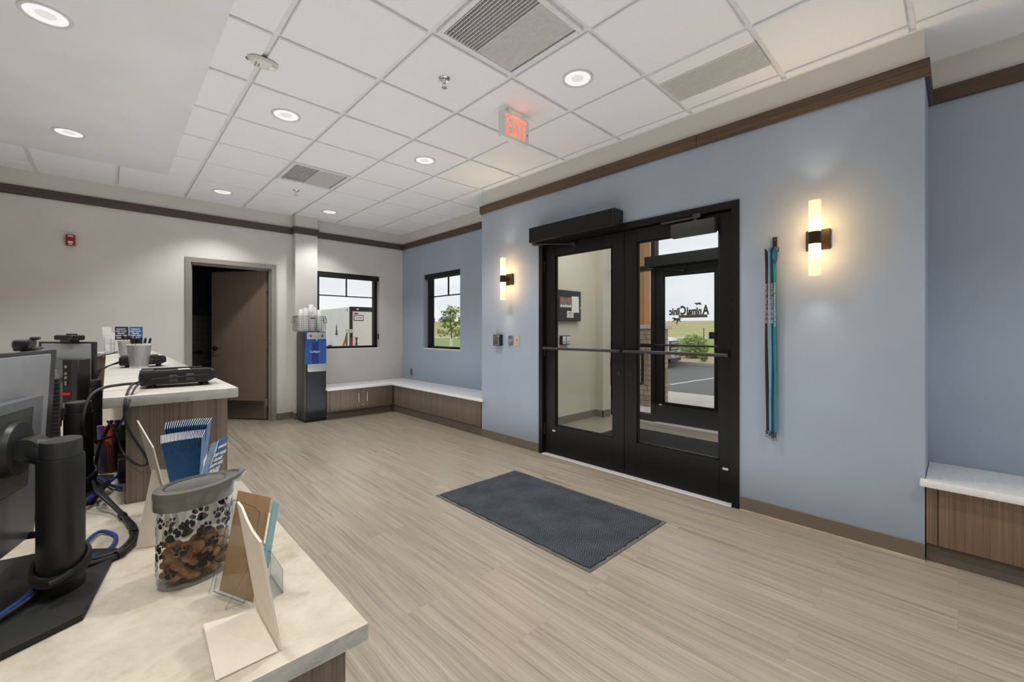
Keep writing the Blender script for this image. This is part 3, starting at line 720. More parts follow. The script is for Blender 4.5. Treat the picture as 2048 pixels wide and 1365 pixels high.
# ---- wall sconces
def sconce(label, y, z):
    t = thing('wall_sconce', label, 'wall light', (W, y, z), group='paired tube wall lights')
    m = MB(); m.box(-.022, 0, -.062, .062, -.062, .062, .002, 1); m.obj('back_plate', 'bronze', t)
    m = MB(); m.cyl((-.1, 0, -.036), (-.1, 0, .036), .034, n=36); m.box(-.075, -.02, -.014, .014, -.014, .014); m.obj('holder_band', 'bronze', t)
    for s in (1, -1):
        m = MB(); m.lathe([(.0, .036 * s), (.0315, .036 * s), (.0315, .226 * s), (.029, .2275 * s), (.0, .2275 * s)], (-.1, 0, 0), n=36); m.obj('glass_tube', 'sconce', t)
        l = lamp('sconce_bulb', 'POINT', (W - .1, y + 0, z + .1 * s), 11.0, (1, .56, .2), shadow_soft_size=.045)
        l = lamp('sconce_beam', 'SPOT', (W - .1, y, z + .24 * s), 3.0, (1, .85, .65), spot_size=R(80), spot_blend=1, shadow_soft_size=.03)
        if s > 0: l.rotation_euler = (PI, 0, 0)
    return t
sconce('lit wall sconce with two glass tubes beside the hanging leashes', .6, 1.812)
sconce('lit wall sconce with two glass tubes above the door push button', 3.405, 1.812)
# ---- door push button and two small plates
t = thing('door_push_button', 'boxy black push button plate on the blue wall below a sconce', 'push button', (W, 3.575, 1.1435))
m = MB(); m.box(-.05, 0, -.058, .058, -.062, .062, .004, 1); m.obj('housing', 'black', t)
m = MB(); m.box(-.055, -.05, -.05, .05, -.054, .054, .003, 1); m.obj('push_plate', 'steel', t)
m = MB(); F = FACE_W((-.0552, 0, 0))
m.text('PUSH', .022, F @ Matrix.Translation((0, -.012, 0)), bold=.0005); m.text('TO OPEN', .019, F @ Matrix.Translation((0, -.034, 0)), bold=.0005)
m.X = F; m.tube([(.012 * math.cos(a) + 0, .022 + .012 * math.sin(a), 0) for a in [R(q) for q in range(150, 380, 20)]], .0016, 6); m.tube([(-.004, .046, 0), (-.003, .03, 0), (.008, .03, 0), (.013, .014, 0)], .0018, 6); m.cyl((-.004, .05, -.0005), (-.004, .05, .001), .004, n=12)
m.obj('printed_text', 'navy', t)
t = thing('key_switch', 'steel key switch plate between the push button and a blank plate', 'key switch', (W, 3.386, 1.1415))
m = MB(); m.box(-.006, 0, -.038, .038, -.054, .054, .002, 1); m.obj('plate', 'steel', t)
m = MB(); m.cyl((-.02, 0, .004), (-.006, 0, .004), .019, n=24); m.box(-.024, -.02, -.003, .003, -.01, .018); m.obj('key_cylinder', 'chrome', t)
m = MB(); m.tube([(-.022, -.02, .03), (-.024, -.03, .0), (-.022, -.01, -.03), (-.02, .01, -.06), (-.018, .01, -.075)], .0022, 6, smooth=4); m.obj('key_loop', 'steel', t)
t = thing('wall_plate', 'beige wall plate with a small toggle beside the glass doors', 'switch plate', (W, 3.29, 1.143))
m = MB(); m.box(-.006, 0, -.035, .035, -.057, .057, .002, 1); m.obj('plate', plain('plate_almond', (196, 180, 160), .45), t)
m = MB(); m.box(-.016, -.006, -.005, .005, -.002, .014, .001, 1); m.obj('toggle', plain('toggle_almond', (170, 152, 132), .45), t)
for s in (-1, 1):
    m = MB(); m.cyl((-.007, 0, .03 * s), (-.0058, 0, .03 * s), .003, n=10); m.obj('screw', 'steel', t)
# ---- outlet
t = thing('power_outlet', 'grey power outlet on the blue wall above the corner bench', 'outlet', (X2, 6.255, .565))
m = MB(); m.box(-.006, 0, -.036, .036, -.058, .058, .002, 1); m.obj('plate', 'steel', t)
for s in (1, -1):
    m = MB(); m.box(-.008, -.006, -.016, .016, .006 if s > 0 else -.036, .036 if s > 0 else -.006, .002, 1); m.obj('socket', 'charcoal', t)
# ---- hook rack with hanging leashes
t = thing('hook_rack', 'slim bronze hook on the blue wall holding leashes', 'hook', (W, .837, 1.82))
m = MB(); m.box(-.01, 0, -.013, .013, -.048, .048, .002, 1); m.obj('back_plate', 'bronze', t)
m = MB()
for dy in (-.03, .0, .042): m.tube([(-.006, dy * .2, -.025), (-.03, dy * .7, -.052), (-.042, dy, -.05), (-.046, dy * 1.08, -.028)], .0035, 8, smooth=4)
m.obj('hook_arm', 'bronze', t)
for z in (.03, -.02):
    m = MB(); m.cyl((-.012, 0, z), (-.009, 0, z), .004, n=10); m.obj('screw', 'steel', t)
def leash(label, yt, yb, zt, zb, mat, txt, tz, xo, wd=.017, loop=False):
    t = thing('dog_leash', label, 'leash', (W - .042, yt, zt), group='leashes on the wall hook')
    m = MB(); n = 26; dz = zb - zt
    for strand, off in ((0, 0), (1, .006)):
        ring = []
        for i in range(n + 1):
            f = i / n; yy = (yb - yt) * f + .003 * math.sin(7 * f + yt * 90 + strand); xx = xo + off + .016 * f ** .5 * (1 if strand else .9)
            tw = .25 * math.sin(3 * f + yt * 50); hw = wd / 2
            ring.append((m.bm.verts.new((xx - hw * math.sin(tw), yy - hw * math.cos(tw), dz * f)), m.bm.verts.new((xx + hw * math.sin(tw), yy + hw * math.cos(tw), dz * f))))
        for a, b_ in zip(ring, ring[1:]): m.bm.faces.new((a[0], a[1], b_[1], b_[0]))
    m.tube([(xo, -wd * .3, 0), (xo - .004, 0, .012), (xo + .006, wd * .3, 0)], .004, 6, smooth=3)
    m.obj('ribbon', mat, t)
    m = MB(); m.box(xo + .004, xo + .018, yb - yt - .007, yb - yt + .007, dz - .022, dz + .004, .002, 1); m.tube([(xo + .01, yb - yt + .008 * math.cos(a), dz - .03 + .010 * math.sin(a)) for a in [R(q) for q in range(0, 360, 40)]], .0018, 6, closed=True); m.obj('clip', 'closer', t)
    if txt:
        m = MB(); f = (tz - zt) / dz
        m.text(txt, .0150, frame((xo + .004, (yb - yt) * f, tz - zt), (0, 0, -1), (0, -1, 0)), .0002, sx=1.0); m.obj('printed_text', 'offwhite', t)
    if loop:
        m = MB(); m.tube([(xo - .006, 0, .01), (xo - .008, -.016, -.04), (xo - .008, -.004, -.1), (xo - .008, .012, -.05), (xo - .006, 0, .01)], .004, 6, smooth=4); m.obj('loop_handle', 'rblue', t)
    return t
leash('black leash at the door side of the wall hook', .880, .876, 1.775, .585, 'black_soft', 'Animal Clinic of Rapid City (605) 342-1368', 1.43, -.004, .016)
leash('pale blue leash second from the glass doors on the hook',   .858, .856, 1.785, .575, 'ltblue', 'Animal Clinic of Rapid City (605) 342-1368', 1.43, -.003, .015)
leash('navy leash between the pale blue and the teal leash', .843, .842, 1.78, .565, 'navy', 'Animal Clinic of Rapid City (605) 342-1368', 1.43, -.009, .014)
leash('teal leash with a blue loop handle at its top', .826, .828, 1.785, .57, 'teal', 'Emergency Veterinary Hospital (605) 342-1368', 1.42, -.008, .016, True)

# ================================================================== FLOOR MATS
def floor_mat(label, x0, x1, y0, y1, carpet, seed):
    rr = random.Random(seed)
    t = thing('floor_mat', label, 'floor mat', (x0, y0, 0))
    w, h = x1 - x0, y1 - y0
    m = MB(); m.box(0, w, 0, h, .001, .004, .001, 1); m.obj('rubber_border', 'mat_edge', t)
    m = MB(); e = .03; pts = []; N = 34
    def wob(a): return e * .55 + .012 * rr.random()
    for i in range(N): pts.append((e + (w - 2 * e) * i / N, wob(0)))
    for i in range(N): pts.append((w - wob(0), e + (h - 2 * e) * i / N))
    for i in range(N): pts.append((w - e - (w - 2 * e) * i / N, h - wob(0)))
    for i in range(N): pts.append((wob(0), h - e - (h - 2 * e) * i / N))
    m.prism(pts, .003, .010, 'xy'); m.obj('carpet', carpet, t)
    return t
t = floor_mat('dark grey floor mat with ragged edges in front of the doors', 1.797, 2.636, 1.306, 2.725, 'mat', 3)
for i, (x, y) in enumerate(((.42, 1.22), (.47, .42))):
    pass
floor_mat('black ribbed mat on the vestibule floor behind the glass doors', 3.75, 4.92, .75, 3.0, 'vmat', 5)

# ================================================================== VESTIBULE FITTINGS
t = thing('alarm_panel', 'dark grey fire alarm panel on the vestibule wall', 'alarm panel', (4.5, 3.66, 1.585))
m = MB(); m.box(-.25, .246, -.06, 0, -.205, .205, .004, 1); m.obj('cabinet', 'charcoal', t)
m = MB(); m.box(-.21, .04, -.064, -.059, -.03, .11); m.obj('display_window', plain('panel_buttons', (120, 122, 112), .5, 0, .3, 40), t)
m = MB()
for k, c in enumerate(range(5)): m.box(-.2 + k * .046, -.165 + k * .046, -.066, -.063, -.02, .008)
m.obj('button_row', 'paper', t)
m = MB(); m.box(-.2, -.15, -.066, -.063, .05, .09); m.box(-.05, -.01, -.066, -.063, .05, .09); m.obj('indicator', 'orange', t)
m = MB(); m.X = frame((.115, -.063, .02), (1, 0, .03), (-.03, 0, 1)); m.box(-.08, .08, -.11, .11, 0, .001); m.obj('taped_sheet', 'paper', t)
m = MB(); m.box(-.06, .08, -.062, -.0595, -.16, -.07); m.obj('label_plate', 'offwhite', t)
m = MB(); m.text('TROUBLE', .02, FACE_D((.01, -.0625, -.1))); m.text('CALL', .02, FACE_D((.01, -.0625, -.13))); m.obj('printed_text', 'ink', t)
m = MB(); m.cyl((.225, -.068, -.02), (.225, -.06, -.02), .008, n=14); m.obj('lock', 'chrome', t)
t = thing('vestibule_switch', 'black twin button box on the vestibule wall', 'push button', (4.44, 3.66, 1.125))
m = MB(); m.box(-.085, .085, -.05, 0, -.06, .06, .003, 1); m.obj('housing', 'black', t)
for s in (-1, 1):
    m = MB(); m.box(.042 * s - .034, .042 * s + .034, -.055, -.05, -.05, .05, .003, 1); m.obj('push_plate', 'alu', t)
    m = MB(); F = FACE_D((.042 * s, -.0552, -.015)); m.text('PUSH', .016, F, bold=.0004); m.text('TO OPEN', .012, F @ Matrix.Translation((0, -.018, 0)), bold=.0003); m.X = F; m.tube([(.01 * math.cos(a), .03 + .01 * math.sin(a), 0) for a in [R(q) for q in range(0, 360, 40)]], .0015, 6, closed=True); m.obj('printed_text', 'navy', t)
# ================================================================== BENCHES
BZ = .445
def handle_bar(x, y, z0, z1):
    m = MB(); m.tube([(x, y, z1 - .006), (x, y - .03, z1 - .006), (x, y - .03, z0 + .006), (x, y, z0 + .006)], .0045, 8); return m
t = thing('bench_cabinet', 'low brown bench cabinet with two handled doors under the far window', 'bench cabinet', (2.2, 6.05, 0))
o = lambda x0, x1, y0, y1, z0, z1, b=0: (x0 - 2.2, x1 - 2.2, y0 - 6.05, y1 - 6.05, z0, z1, b, 1)
m = MB(); m.box(*o(2.215, 3.205, 6.07, 6.54, .1, .413)); m.obj('carcass', 'lam', t)
m = MB(); m.box(*o(2.215, 3.205, 6.09, 6.52, 0, .1)); m.obj('toe_kick', 'toe', t)
for (a, b_, hx, lock) in ((2.256, 2.694, 2.652, 0), (2.699, 3.15, 2.778, 1)):
    m = MB(); m.box(*o(a, b_, 6.05, 6.069, .105, .408, .001)); dr = m.obj('cabinet_door', 'lam', t)
    handle_bar(hx - 2.2, 0, .205, .352).obj('door_handle', 'chrome', dr)
    if lock:
        m = MB(); m.cyl((2.724 - 2.2, -.006, .167), (2.724 - 2.2, 0, .167), .011, n=16); m.obj('lock', 'chrome', dr)
m = MB(); m.box(*o(3.152, 3.205, 6.052, 6.07, .1, .413)); m.obj('filler_strip', 'lam', t)
t = thing('bench_cabinet', 'low brown bench cabinet with plain panels below the small window', 'bench cabinet', (3.2, 3.887, 0))
o = lambda x0, x1, y0, y1, z0, z1, b=0: (x0 - 3.2, x1 - 3.2, y0 - 3.887, y1 - 3.887, z0, z1, b, 1)
m = MB(); m.box(*o(3.226, 3.65, 3.9, 6.54, .1, .413)); m.obj('carcass', 'lam', t)
m = MB(); m.box(*o(3.215, 3.63, 3.9, 6.54, 0, .1)); m.obj('toe_kick', 'toe', t)
for (a, b_) in ((3.905, 4.964), (4.969, 6.035)):
    m = MB(); m.box(*o(3.207, 3.225, a, b_, .105, .408, .001)); m.obj('front_panel', 'lam', t)
m = MB(); XB = 3.165
m.prism([(2.2 - 2.2, 6.0 - 6), (XB - 2.2, 0), (XB - 2.2, 3.84 - 6), (3.206 - 2.2, 3.84 - 6), (3.206 - 2.2, 3.890 - 6), (3.65 - 2.2, 3.890 - 6), (3.65 - 2.2, 6.55 - 6), (2.2 - 2.2, 6.55 - 6)], .415, BZ, 'xy', .002)
tag(m.obj('bench_countertop', 'bench_top', None, (2.2, 6, 0)), 'white L-shaped bench top in the far window corner', 'bench top')
t = thing('bench_cabinet', 'low warm brown bench cabinet at the near end of the blue wall', 'bench cabinet', (3.2, .124, 0))
m = MB(); m.box(.03, .45, -3.6, -.005, .1, .411); m.obj('carcass', 'lam_warm', t)
m = MB(); m.box(.03, .44, -3.6, -.005, 0, .1); m.obj('toe_kick', 'toe', t)
m = MB(); m.box(.012, .03, -.048, -.005, .1, .411); m.obj('filler_strip', 'lam_warm', t)
for k in range(4):
    m = MB(); a = -.052 - k * .88; m.box(.008, .03, a - .875, a, .1, .408, .001, 1); m.obj('front_panel', 'lam_warm', t)
m = MB(); m.prism([(-.035, .018), (.006, .018), (.006, -.003), (.45, -.003), (.45, -3.6), (-.035, -3.6)], .412, .447, 'xy', .002)
tag(m.obj('bench_countertop', 'bench_top', None, (3.2, .124, 0)), 'white bench top at the near end of the blue wall', 'bench top')

# ================================================================== WATER COOLER
t = thing('water_cooler', 'tall dark water cooler with a blue dispensing front', 'water cooler', (2.066, 6.08, 0))
m = MB(); m.box(-.145, .145, -.0, .335, .03, 1.235, .028, 4, 'x') if False else m.box(-.145, .145, .012, .335, .03, 1.235, .02, 3); m.obj('body', 'cool_body', t)
m = MB(); m.box(-.13, .13, .03, .32, 0, .035); m.obj('foot_base', 'black', t)
m = MB(); m.box(-.118, .142, -.006, .02, .045, .80, .008, 2); m.obj('front_door', 'cool_front', t)
m = MB(); m.box(-.142, .144, .004, .03, .79, 1.236, .010, 2); m.obj('upper_front', 'blue_pl', t)
m = MB(); m.prism([(-.145, .80), (.140, .80), (.140, 1.13), (-.128, 1.13)], -.012, .006, 'xz'); m.obj('splash_shield', 'shield', t)
m = MB(); m.box(-.05, .035, -.013, -.012, .80, 1.09); m.obj('shield_stripe', 'blue_pl', t)
m = MB(); m.prism([(-.115, 1.135), (.136, 1.135), (.134, 1.215), (.12, 1.226), (-.10, 1.226), (-.115, 1.212)], -.016, .01, 'xz', .003); m.obj('control_panel', 'silver_pl', t)
for x in (-.066, .085):
    m = MB(); m.box(x - .009, x + .009, -.021, -.015, 1.163, 1.192, .002, 1); m.obj('tap_button', 'black', t)
m = MB(); m.prism([(-.108, .795), (.138, .795), (.138, .71), (.122, .69), (-.092, .69), (-.106, .70)], -.014, .0, 'xz', .002); m.obj('drip_tray', 'silver_pl', t)
m = MB(); m.cyl((.012, -.014, 1.125), (.012, -.008, 1.125), .006, n=12); m.obj('indicator_light', 'lens', t)
m = MB(); m.text('Culligan', .042, FACE_D((-.012, -.0128, .965)), .0004); m.obj('maker_lettering', 'white_ink', t)
# ---- wire basket with stacks of foam cups on top of the cooler
t = thing('wire_basket', 'black wire basket of foam cups on top of the water cooler', 'basket', (2.035, 6.225, 1.237))
bw, bd, bh = .185, .125, .215
def rr_(w, d, r, n=5):
    out = []
    for cx, cy, a0 in ((w - r, d - r, 0), (-w + r, d - r, 90), (-w + r, -d + r, 180), (w - r, -d + r, 270)):
        for i in range(n + 1): a = R(a0 + 90 * i / n); out.append((cx + r * math.cos(a), cy + r * math.sin(a)))
    return out
m = MB()
for k in range(9):
    z = .008 + (bh - .01) * k / 8; e = 1 - .10 * max(0, .18 - k / 8) / .18
    m.tube([(x * e, y * e, z) for x, y in rr_(bw, bd, .04)], .0026 if k in (0, 8) else .0014, 6, closed=True)
for i in range(-6, 7):
    x = bw * i / 6.4; m.tube([(x, -bd, bh), (x, -bd, .02), (x, -bd + .015, .004), (x, bd - .015, .004), (x, bd, .02), (x, bd, bh)], .0013, 5)
for i in range(-3, 4):
    y = bd * i / 3.6; m.tube([(-bw, y, bh), (-bw, y, .02), (-bw + .015, y, .004), (bw - .015, y, .004), (bw, y, .02), (bw, y, bh)], .0013, 5)
m.obj('wire_frame', 'black', t)
for s in (-1, 1):
    m = MB(); m.tube([(s * bw, -.05, bh - .01), (s * (bw + .025), -.05, bh - .03), (s * (bw + .03), -.05, bh - .09), (s * (bw + .03), .05, bh - .09), (s * (bw + .025), .05, bh - .03), (s * bw, .05, bh - .01)], .003, 6, smooth=3); m.obj('handle', 'black', t)
m = MB(); m.box(-.03, .035, -bd - .004, -bd - .001, bh - .038, bh - .022); m.obj('tag_plate', 'black', t)
cup0 = None
STK = [(-.115, -.01, 12, 'stack at the door end of the basket'), (-.072, -.06, 13, 'second stack from the door end'), (.012, -.03, 16, 'tallest stack of the basket'), (.07, .04, 14, 'rear stack of the basket'), (.122, -.03, 12, 'stack at the window end')]
for (cx, cy, n, where) in STK:
    for k in range(n):
        zc = .012 + .0172 * k
        loc = (2.035 + cx, 6.225 + cy, 1.237 + zc)
        if cup0 is None:
            m = MB(); m.lathe([(.0, .104), (.026, .104), (.029, .10), (.037, .008), (.039, .006), (.039, .0), (.036, .0), (.027, .096), (.0, .098)], n=24)
            cup0 = tag(m.obj('foam_cup', 'cup', None, loc), '', 'cup', 'foam cups in the wire basket'); c = cup0
        else: c = dup(cup0, loc)
        c['label'] = ('topmost upside down foam cup, ' if k == n - 1 else 'upside down foam cup lower down, ') + where

# ================================================================== RECEPTION COUNTERS
LZ, HZ = .762, 1.067
t = thing('reception_base', 'brown laminate knee wall carrying the raised reception counter', 'counter base', (.037, 1.607, 0))
m = MB(); m.box(0, .24, 0, .04, 0, HZ - .03, .001, 1); m.obj('end_panel', 'lam', t)
m = MB(); m.box(.17, .2395, .04, 3.25, 0, HZ - .03, .001, 1); m.obj('long_panel', 'lam', t)
m = MB(); m.box(-1.9, .2395, 3.25, 3.49, 0, HZ - .03, .001, 1); m.obj('return_panel', 'lam', t)
m = MB(); m.box(.24, .246, .0, 3.49, 0, .1); m.obj('toe_strip', 'toe', t)
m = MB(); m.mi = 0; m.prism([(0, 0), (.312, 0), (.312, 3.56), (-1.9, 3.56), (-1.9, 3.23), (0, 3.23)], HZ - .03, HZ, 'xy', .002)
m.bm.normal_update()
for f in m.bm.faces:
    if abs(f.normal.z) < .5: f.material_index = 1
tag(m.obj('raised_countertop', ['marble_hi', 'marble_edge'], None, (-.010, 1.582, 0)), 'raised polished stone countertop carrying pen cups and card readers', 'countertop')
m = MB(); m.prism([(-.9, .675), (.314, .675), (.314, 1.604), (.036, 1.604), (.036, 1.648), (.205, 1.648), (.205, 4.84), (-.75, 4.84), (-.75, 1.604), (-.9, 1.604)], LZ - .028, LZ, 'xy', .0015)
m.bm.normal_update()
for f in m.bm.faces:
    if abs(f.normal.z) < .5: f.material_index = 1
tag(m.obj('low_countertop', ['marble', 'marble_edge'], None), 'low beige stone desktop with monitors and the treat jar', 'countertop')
t = thing('desk_base', 'brown laminate base under the low front counter', 'counter base', (-.85, .71, 0))
m = MB(); m.box(.84, 1.14, 0, .89, 0, LZ - .028, .001, 1); m.obj('cabinet_body', 'lam', t)
m = MB(); m.box(0, .03, 0, .89, 0, LZ - .028); m.box(.03, .84, .86, .89, .1, LZ - .028); m.obj('end_panel', 'lam', t)
m = MB(); m.box(.1, .13, .9, 4.1, 0, LZ - .028); m.obj('desk_support', 'lam', t)

# ================================================================== MONITORS
def monitor(label, px, py, ang, hx, hy, s0, s1, z0, z1, c0, c1, cz0, cz1, tilt, colh, base=True, borders=(.03, .04), group='desk monitors', disc=0.0, colrot=None, bs=1.0, dz=-.012):
    """stand at (px,py); panel line runs along (sin ang, cos ang) through (hx,hy); back of the panel looks to the right of that direction"""
    t = thing('computer_monitor', label, 'monitor', (px, py, LZ), 0, group)
    a = R(ang); e = Vector((math.sin(a), math.cos(a), 0)); nn = Vector((math.cos(a), -math.sin(a), 0))
    b = R(colrot if colrot is not None else 10); be = Vector((math.sin(b), math.cos(b), 0)); bn = Vector((math.cos(b), -math.sin(b), 0))
    o = Vector((px, py, LZ)); h = Vector((hx, hy, 0))
    def P_(s, d, z): return h + e * s + nn * (d + math.tan(R(tilt)) * (z - 1.0)) + Vector((0, 0, z)) - o
    def hexa(mb, sa, sb, da, db, za, zb):
        c = [P_(s, d, z) for z in (za, zb) for (s, d) in ((sa, da), (sb, da), (sb, db), (sa, db))]
        tt = bmesh.new(); v = [tt.verts.new(q) for q in c]
        for f in ((0, 3, 2, 1), (4, 5, 6, 7), (0, 1, 5, 4), (1, 2, 6, 5), (2, 3, 7, 6), (3, 0, 4, 7)): tt.faces.new([v[i] for i in f])
        bmesh.ops.bevel(tt, geom=tt.edges[:], offset=.002, segments=2, affect='EDGES', profile=.5); mb._add(tt)
    m = MB(); hexa(m, s0, s1, -.020, -.006, z0, z1); m.obj('screen_panel', 'charcoal', t)
    m = MB(); hexa(m, s0 + .01, s1 - .01, -.022, -.0195, z0 + .02, z1 - .01); m.obj('screen_glass', 'black', t)
    m = MB(); hexa(m, s0 + borders[0], s1 - borders[1], -.007, .0, z0 + .01, z1 - .008); m.obj('back_plate', 'dark_steel', t)
    m = MB(); hexa(m, c0, c1, -.001, .028, cz0, cz1); m.obj('rear_casing', 'dark_steel2', t)
    m = MB()
    for k in range(18):
        z = cz0 + .02 + (cz1 - cz0 - .04) * k / 17; hexa(m, c1 - .002, c1 + .0012, .004, .024, z - .003, z + .003)
    m.obj('vent_slot', 'black', t)
    hz = LZ + colh + dz
    m = MB(); hexa(m, disc - .07 * bs, min(c1 - .004, disc + .07 * bs), .0275, .0295, hz - .085 * bs, min(hz + .065 * bs, cz1 - .005)); m.obj('mount_recess', 'closer', t)
    q0 = P_(disc, .028, hz); q1 = P_(disc, .044, hz); m = MB(); m.cyl(q0, q1, .05 * bs, .047 * bs, n=36); m.obj('swivel_disc', 'charcoal', t)
    ctop = Vector((0, 0, colh))
    m = MB(); d = (Vector((0, 0, hz - LZ)) - q1); m.cyl(q1, Vector((0, 0, colh - .028)), .020, .026, n=20); side = e * .024
    m.cyl(q1 + nn * .012 - side, q1 + nn * .012 + side, .019, n=20); m.obj('tilt_arm', 'charcoal', t)
    def oval(mb, r1, r2, za, zb):
        mb.X = Matrix.Translation((0, 0, 0)) @ Matrix((( bn.x, be.x, 0, 0), (bn.y, be.y, 0, 0), (0, 0, 1, 0), (0, 0, 0, 1)))
        mb.lathe([(0, za), (.97, za), (1, za + .003), (1, zb - .004), (.96, zb), (0, zb)], n=40, sx=r1, sy=r2)
    m = MB(); oval(m, .028, .038, colh - .05, colh); m.obj('inner_column', 'charcoal', t)
    m = MB(); oval(m, .0315, .0425, .012, colh - .03); m.obj('outer_column', 'black', t)
    m = MB(); q = lambda s, d: (bn * d + be * s).to_2d()
    m.prism([q(-.21, -.22), q(-.21, -.06), q(-.125, .055), q(.135, .055), q(.2, -.06), q(.2, -.22)], 0, .012, 'xy', .002); m.obj('base_plate', 'black_soft', t)
    m = MB(); m.X = Matrix(((bn.x, be.x, 0, 0), (bn.y, be.y, 0, 0), (0, 0, 1, 0), (0, 0, 0, 1)))
    ring = [(.036 * math.cos(k), .047 * math.sin(k)) for k in [2 * PI * i / 28 for i in range(28)]]
    for dz in (.0, .004, .008, .012): m.tube([(x, y, .05 + dz + .012 * y / .04) for x, y in ring], .0045, 6, closed=True)
    m.tube([(.022, -.04, .052), (.012, -.058, .05), (.0, -.072, .05)], .006, 8, smooth=3); m.obj('cable_strap', 'black_soft', t)
    return t
monitor('nearest monitor seen from behind with grey back and round swivel disc', -.062, 1.143, 16, -.157, 1.180, -.30, .25, .85, 1.205, -.26, .112, .84, 1.118, 3, .285)
monitor('middle monitor seen edge-on behind the nearest one', -.062, 1.80, -1, -.141, 1.80, -.25, .25, .86, 1.197, -.12, .17, .95, 1.125, 0, .275, bs=.8, dz=-.03)
monitor('farthest monitor seen from behind with a webcam on its top', -.047, 2.45, 139.5, -.134, 2.640, -.135, .135, .93, 1.201, -.06, .128, .93, 1.132, 0, .284, colrot=8, disc=.09, bs=.6, dz=0, borders=(.022, .012))
# ---- webcams
def webcam(label, x, y, z, rz):
    t = thing('webcam', label, 'webcam', (x, y, z), rz, 'webcams on the monitors')
    m = MB(); m.box(-.062, .062, -.014, .014, .004, .026, .006, 3); m.obj('housing', 'black', t)
    m = MB(); m.cyl((.028, -.018, .015), (.028, -.012, .015), .010, n=20); m.obj('camera_lens', 'charcoal', t)
    m = MB(); m.box(-.025, .025, -.018, .02, -.003, .006, .002, 1); m.box(-.03, .01, .008, .024, .024, .032, .002, 1); m.obj('clip_mount', 'charcoal', t)
    return t
webcam('black webcam on top of the farthest monitor', -.118, 2.62, 1.204, R(-50.5))
webcam('black webcam on the middle monitor, just above the nearest one', -.151, 1.63, 1.2, R(-91))
# ---- small computers
t = thing('mini_computer', 'small black computer with red stripe in front of the farthest monitor', 'computer', (-.107, 2.40, LZ), R(-44))
m = MB(); m.box(-.032, .032, 0, .05, .202, .374, .003, 1); m.obj('case', 'black', t)
m = MB(); m.box(.008, .031, -.002, .0, .206, .37); 
m.obj('vent_panel', 'charcoal', t)
m = MB()
for k in range(22): m.box(.022, .032, -.004, -.0015, .207 + k * .0074, .2105 + k * .0074)
m.obj('vent_rib', 'closer', t)
m = MB()
for z in (.345, .318, .302): m.cyl((-.014, -.003, z), (-.014, 0, z), .006, n=14)
m.box(-.018, -.010, -.003, 0, .272, .288); m.obj('port', 'steel', t)
m = MB(); m.box(-.034, .005, -.003, 0, .233, .243); m.obj('red_stripe', 'red2', t)
m = MB(); m.box(-.026, .026, .008, .044, 0, .202, .002, 1); m.obj('upright_stand', 'black', t)
t = thing('mini_computer', 'small black computer with ribbed vents beside the middle monitor', 'computer', (-.0935, 1.52, LZ), R(4))
m = MB(); m.box(-.010, .010, 0, .13, .222, .370, .003, 1); m.obj('case', 'charcoal', t)
m = MB()
for k in range(15): m.box(-.004, .008, -.004, .0, .226 + k * .0098, .2315 + k * .0098, .0008, 1)
m.obj('vent_rib', 'black', t)
m = MB(); m.box(-.009, .009, .03, .12, 0, .222, .002, 1); m.obj('upright_stand', 'black', t)

# ================================================================== DESK CLUTTER BESIDE THE KNEE WALL
cup_m = None
t = thing('marker_cup', 'black mesh cup of coloured markers on the desk by the knee wall', 'pen cup', (.010, 2.03, LZ))
m = MB(); m.lathe([(0, .002), (.038, .0), (.042, .1), (.0435, .1), (.0395, 0), (0, 0)], n=32)
DM = NT('dark_mesh'); DM.set(Base_Color=rgb(60, 60, 62), Metallic=.5, Roughness=.4)
xx_, yy_, zz_ = DM.sep(DM.coord()); an_ = DM.math('ARCTAN2', yy_, xx_)
hh_ = DM.math('GREATER_THAN', DM.math('MULTIPLY', DM.math('SINE', DM.math('ADD', DM.math('MULTIPLY', an_, 20), DM.math('MULTIPLY', zz_, 900))), DM.math('SINE', DM.math('SUBTRACT', DM.math('MULTIPLY', an_, 20), DM.math('MULTIPLY', zz_, 900)))), .1)
tr_ = DM.n('ShaderNodeBsdfTransparent'); mx_ = DM.n('ShaderNodeMixShader'); DM.l(hh_, mx_.inputs[0]); DM.l(DM.bsdf.outputs[0], mx_.inputs[1]); DM.l(tr_.outputs[0], mx_.inputs[2]); DM.l(mx_.outputs[0], DM.out.inputs[0])
m.obj('mesh_wall', DM.m, t)
m = MB(); m.tube([(.0425 * math.cos(a), .0425 * math.sin(a), .1) for a in [2 * PI * i / 32 for i in range(32)]], .0022, 6, closed=True); m.obj('rim', 'black', t)
for (dx, dy, h, c, nm) in ((-.022, -.012, .158, 'purple', 'purple capped marker'), (.002, -.022, .162, 'orange', 'thick orange marker'), (-.012, .012, .15, 'red2', 'red marker'), (.022, -.008, .152, 'green', 'green marker'), (.012, .02, .165, 'cblue', 'blue marker'), (-.006, -.004, .145, 'orange', 'second shorter orange marker')):
    t = thing('marker_pen', nm + ' in the black mesh cup', 'marker', (.010 + dx * .75, 2.03 + dy * .75, LZ + .004), group='markers in the mesh cup')
    m = MB(); m.cyl((0, 0, 0), (dx * .4, dy * .4, h * .68), .0085, n=14); m.obj('barrel', c, t)
    m = MB(); m.cyl((dx * .4, dy * .4, h * .68), (dx * .55, dy * .55, h), .0095, .0085, n=14); m.obj('cap', c, t)
t = thing('label_printer', 'grey boxy device with a black strap against the knee wall', 'device', (.048, 1.88, LZ))
m = MB(); m.box(-.024, .028, -.05, .06, .004, .075, .004, 2); m.obj('housing', 'closer', t)
m = MB(); m.box(-.0255, .0295, -.012, .006, .003, .0765, .002, 1); m.obj('strap', 'black_soft', t)
m = MB(); m.box(-.02, .024, -.054, -.05, .015, .035); m.obj('slot', 'black', t)

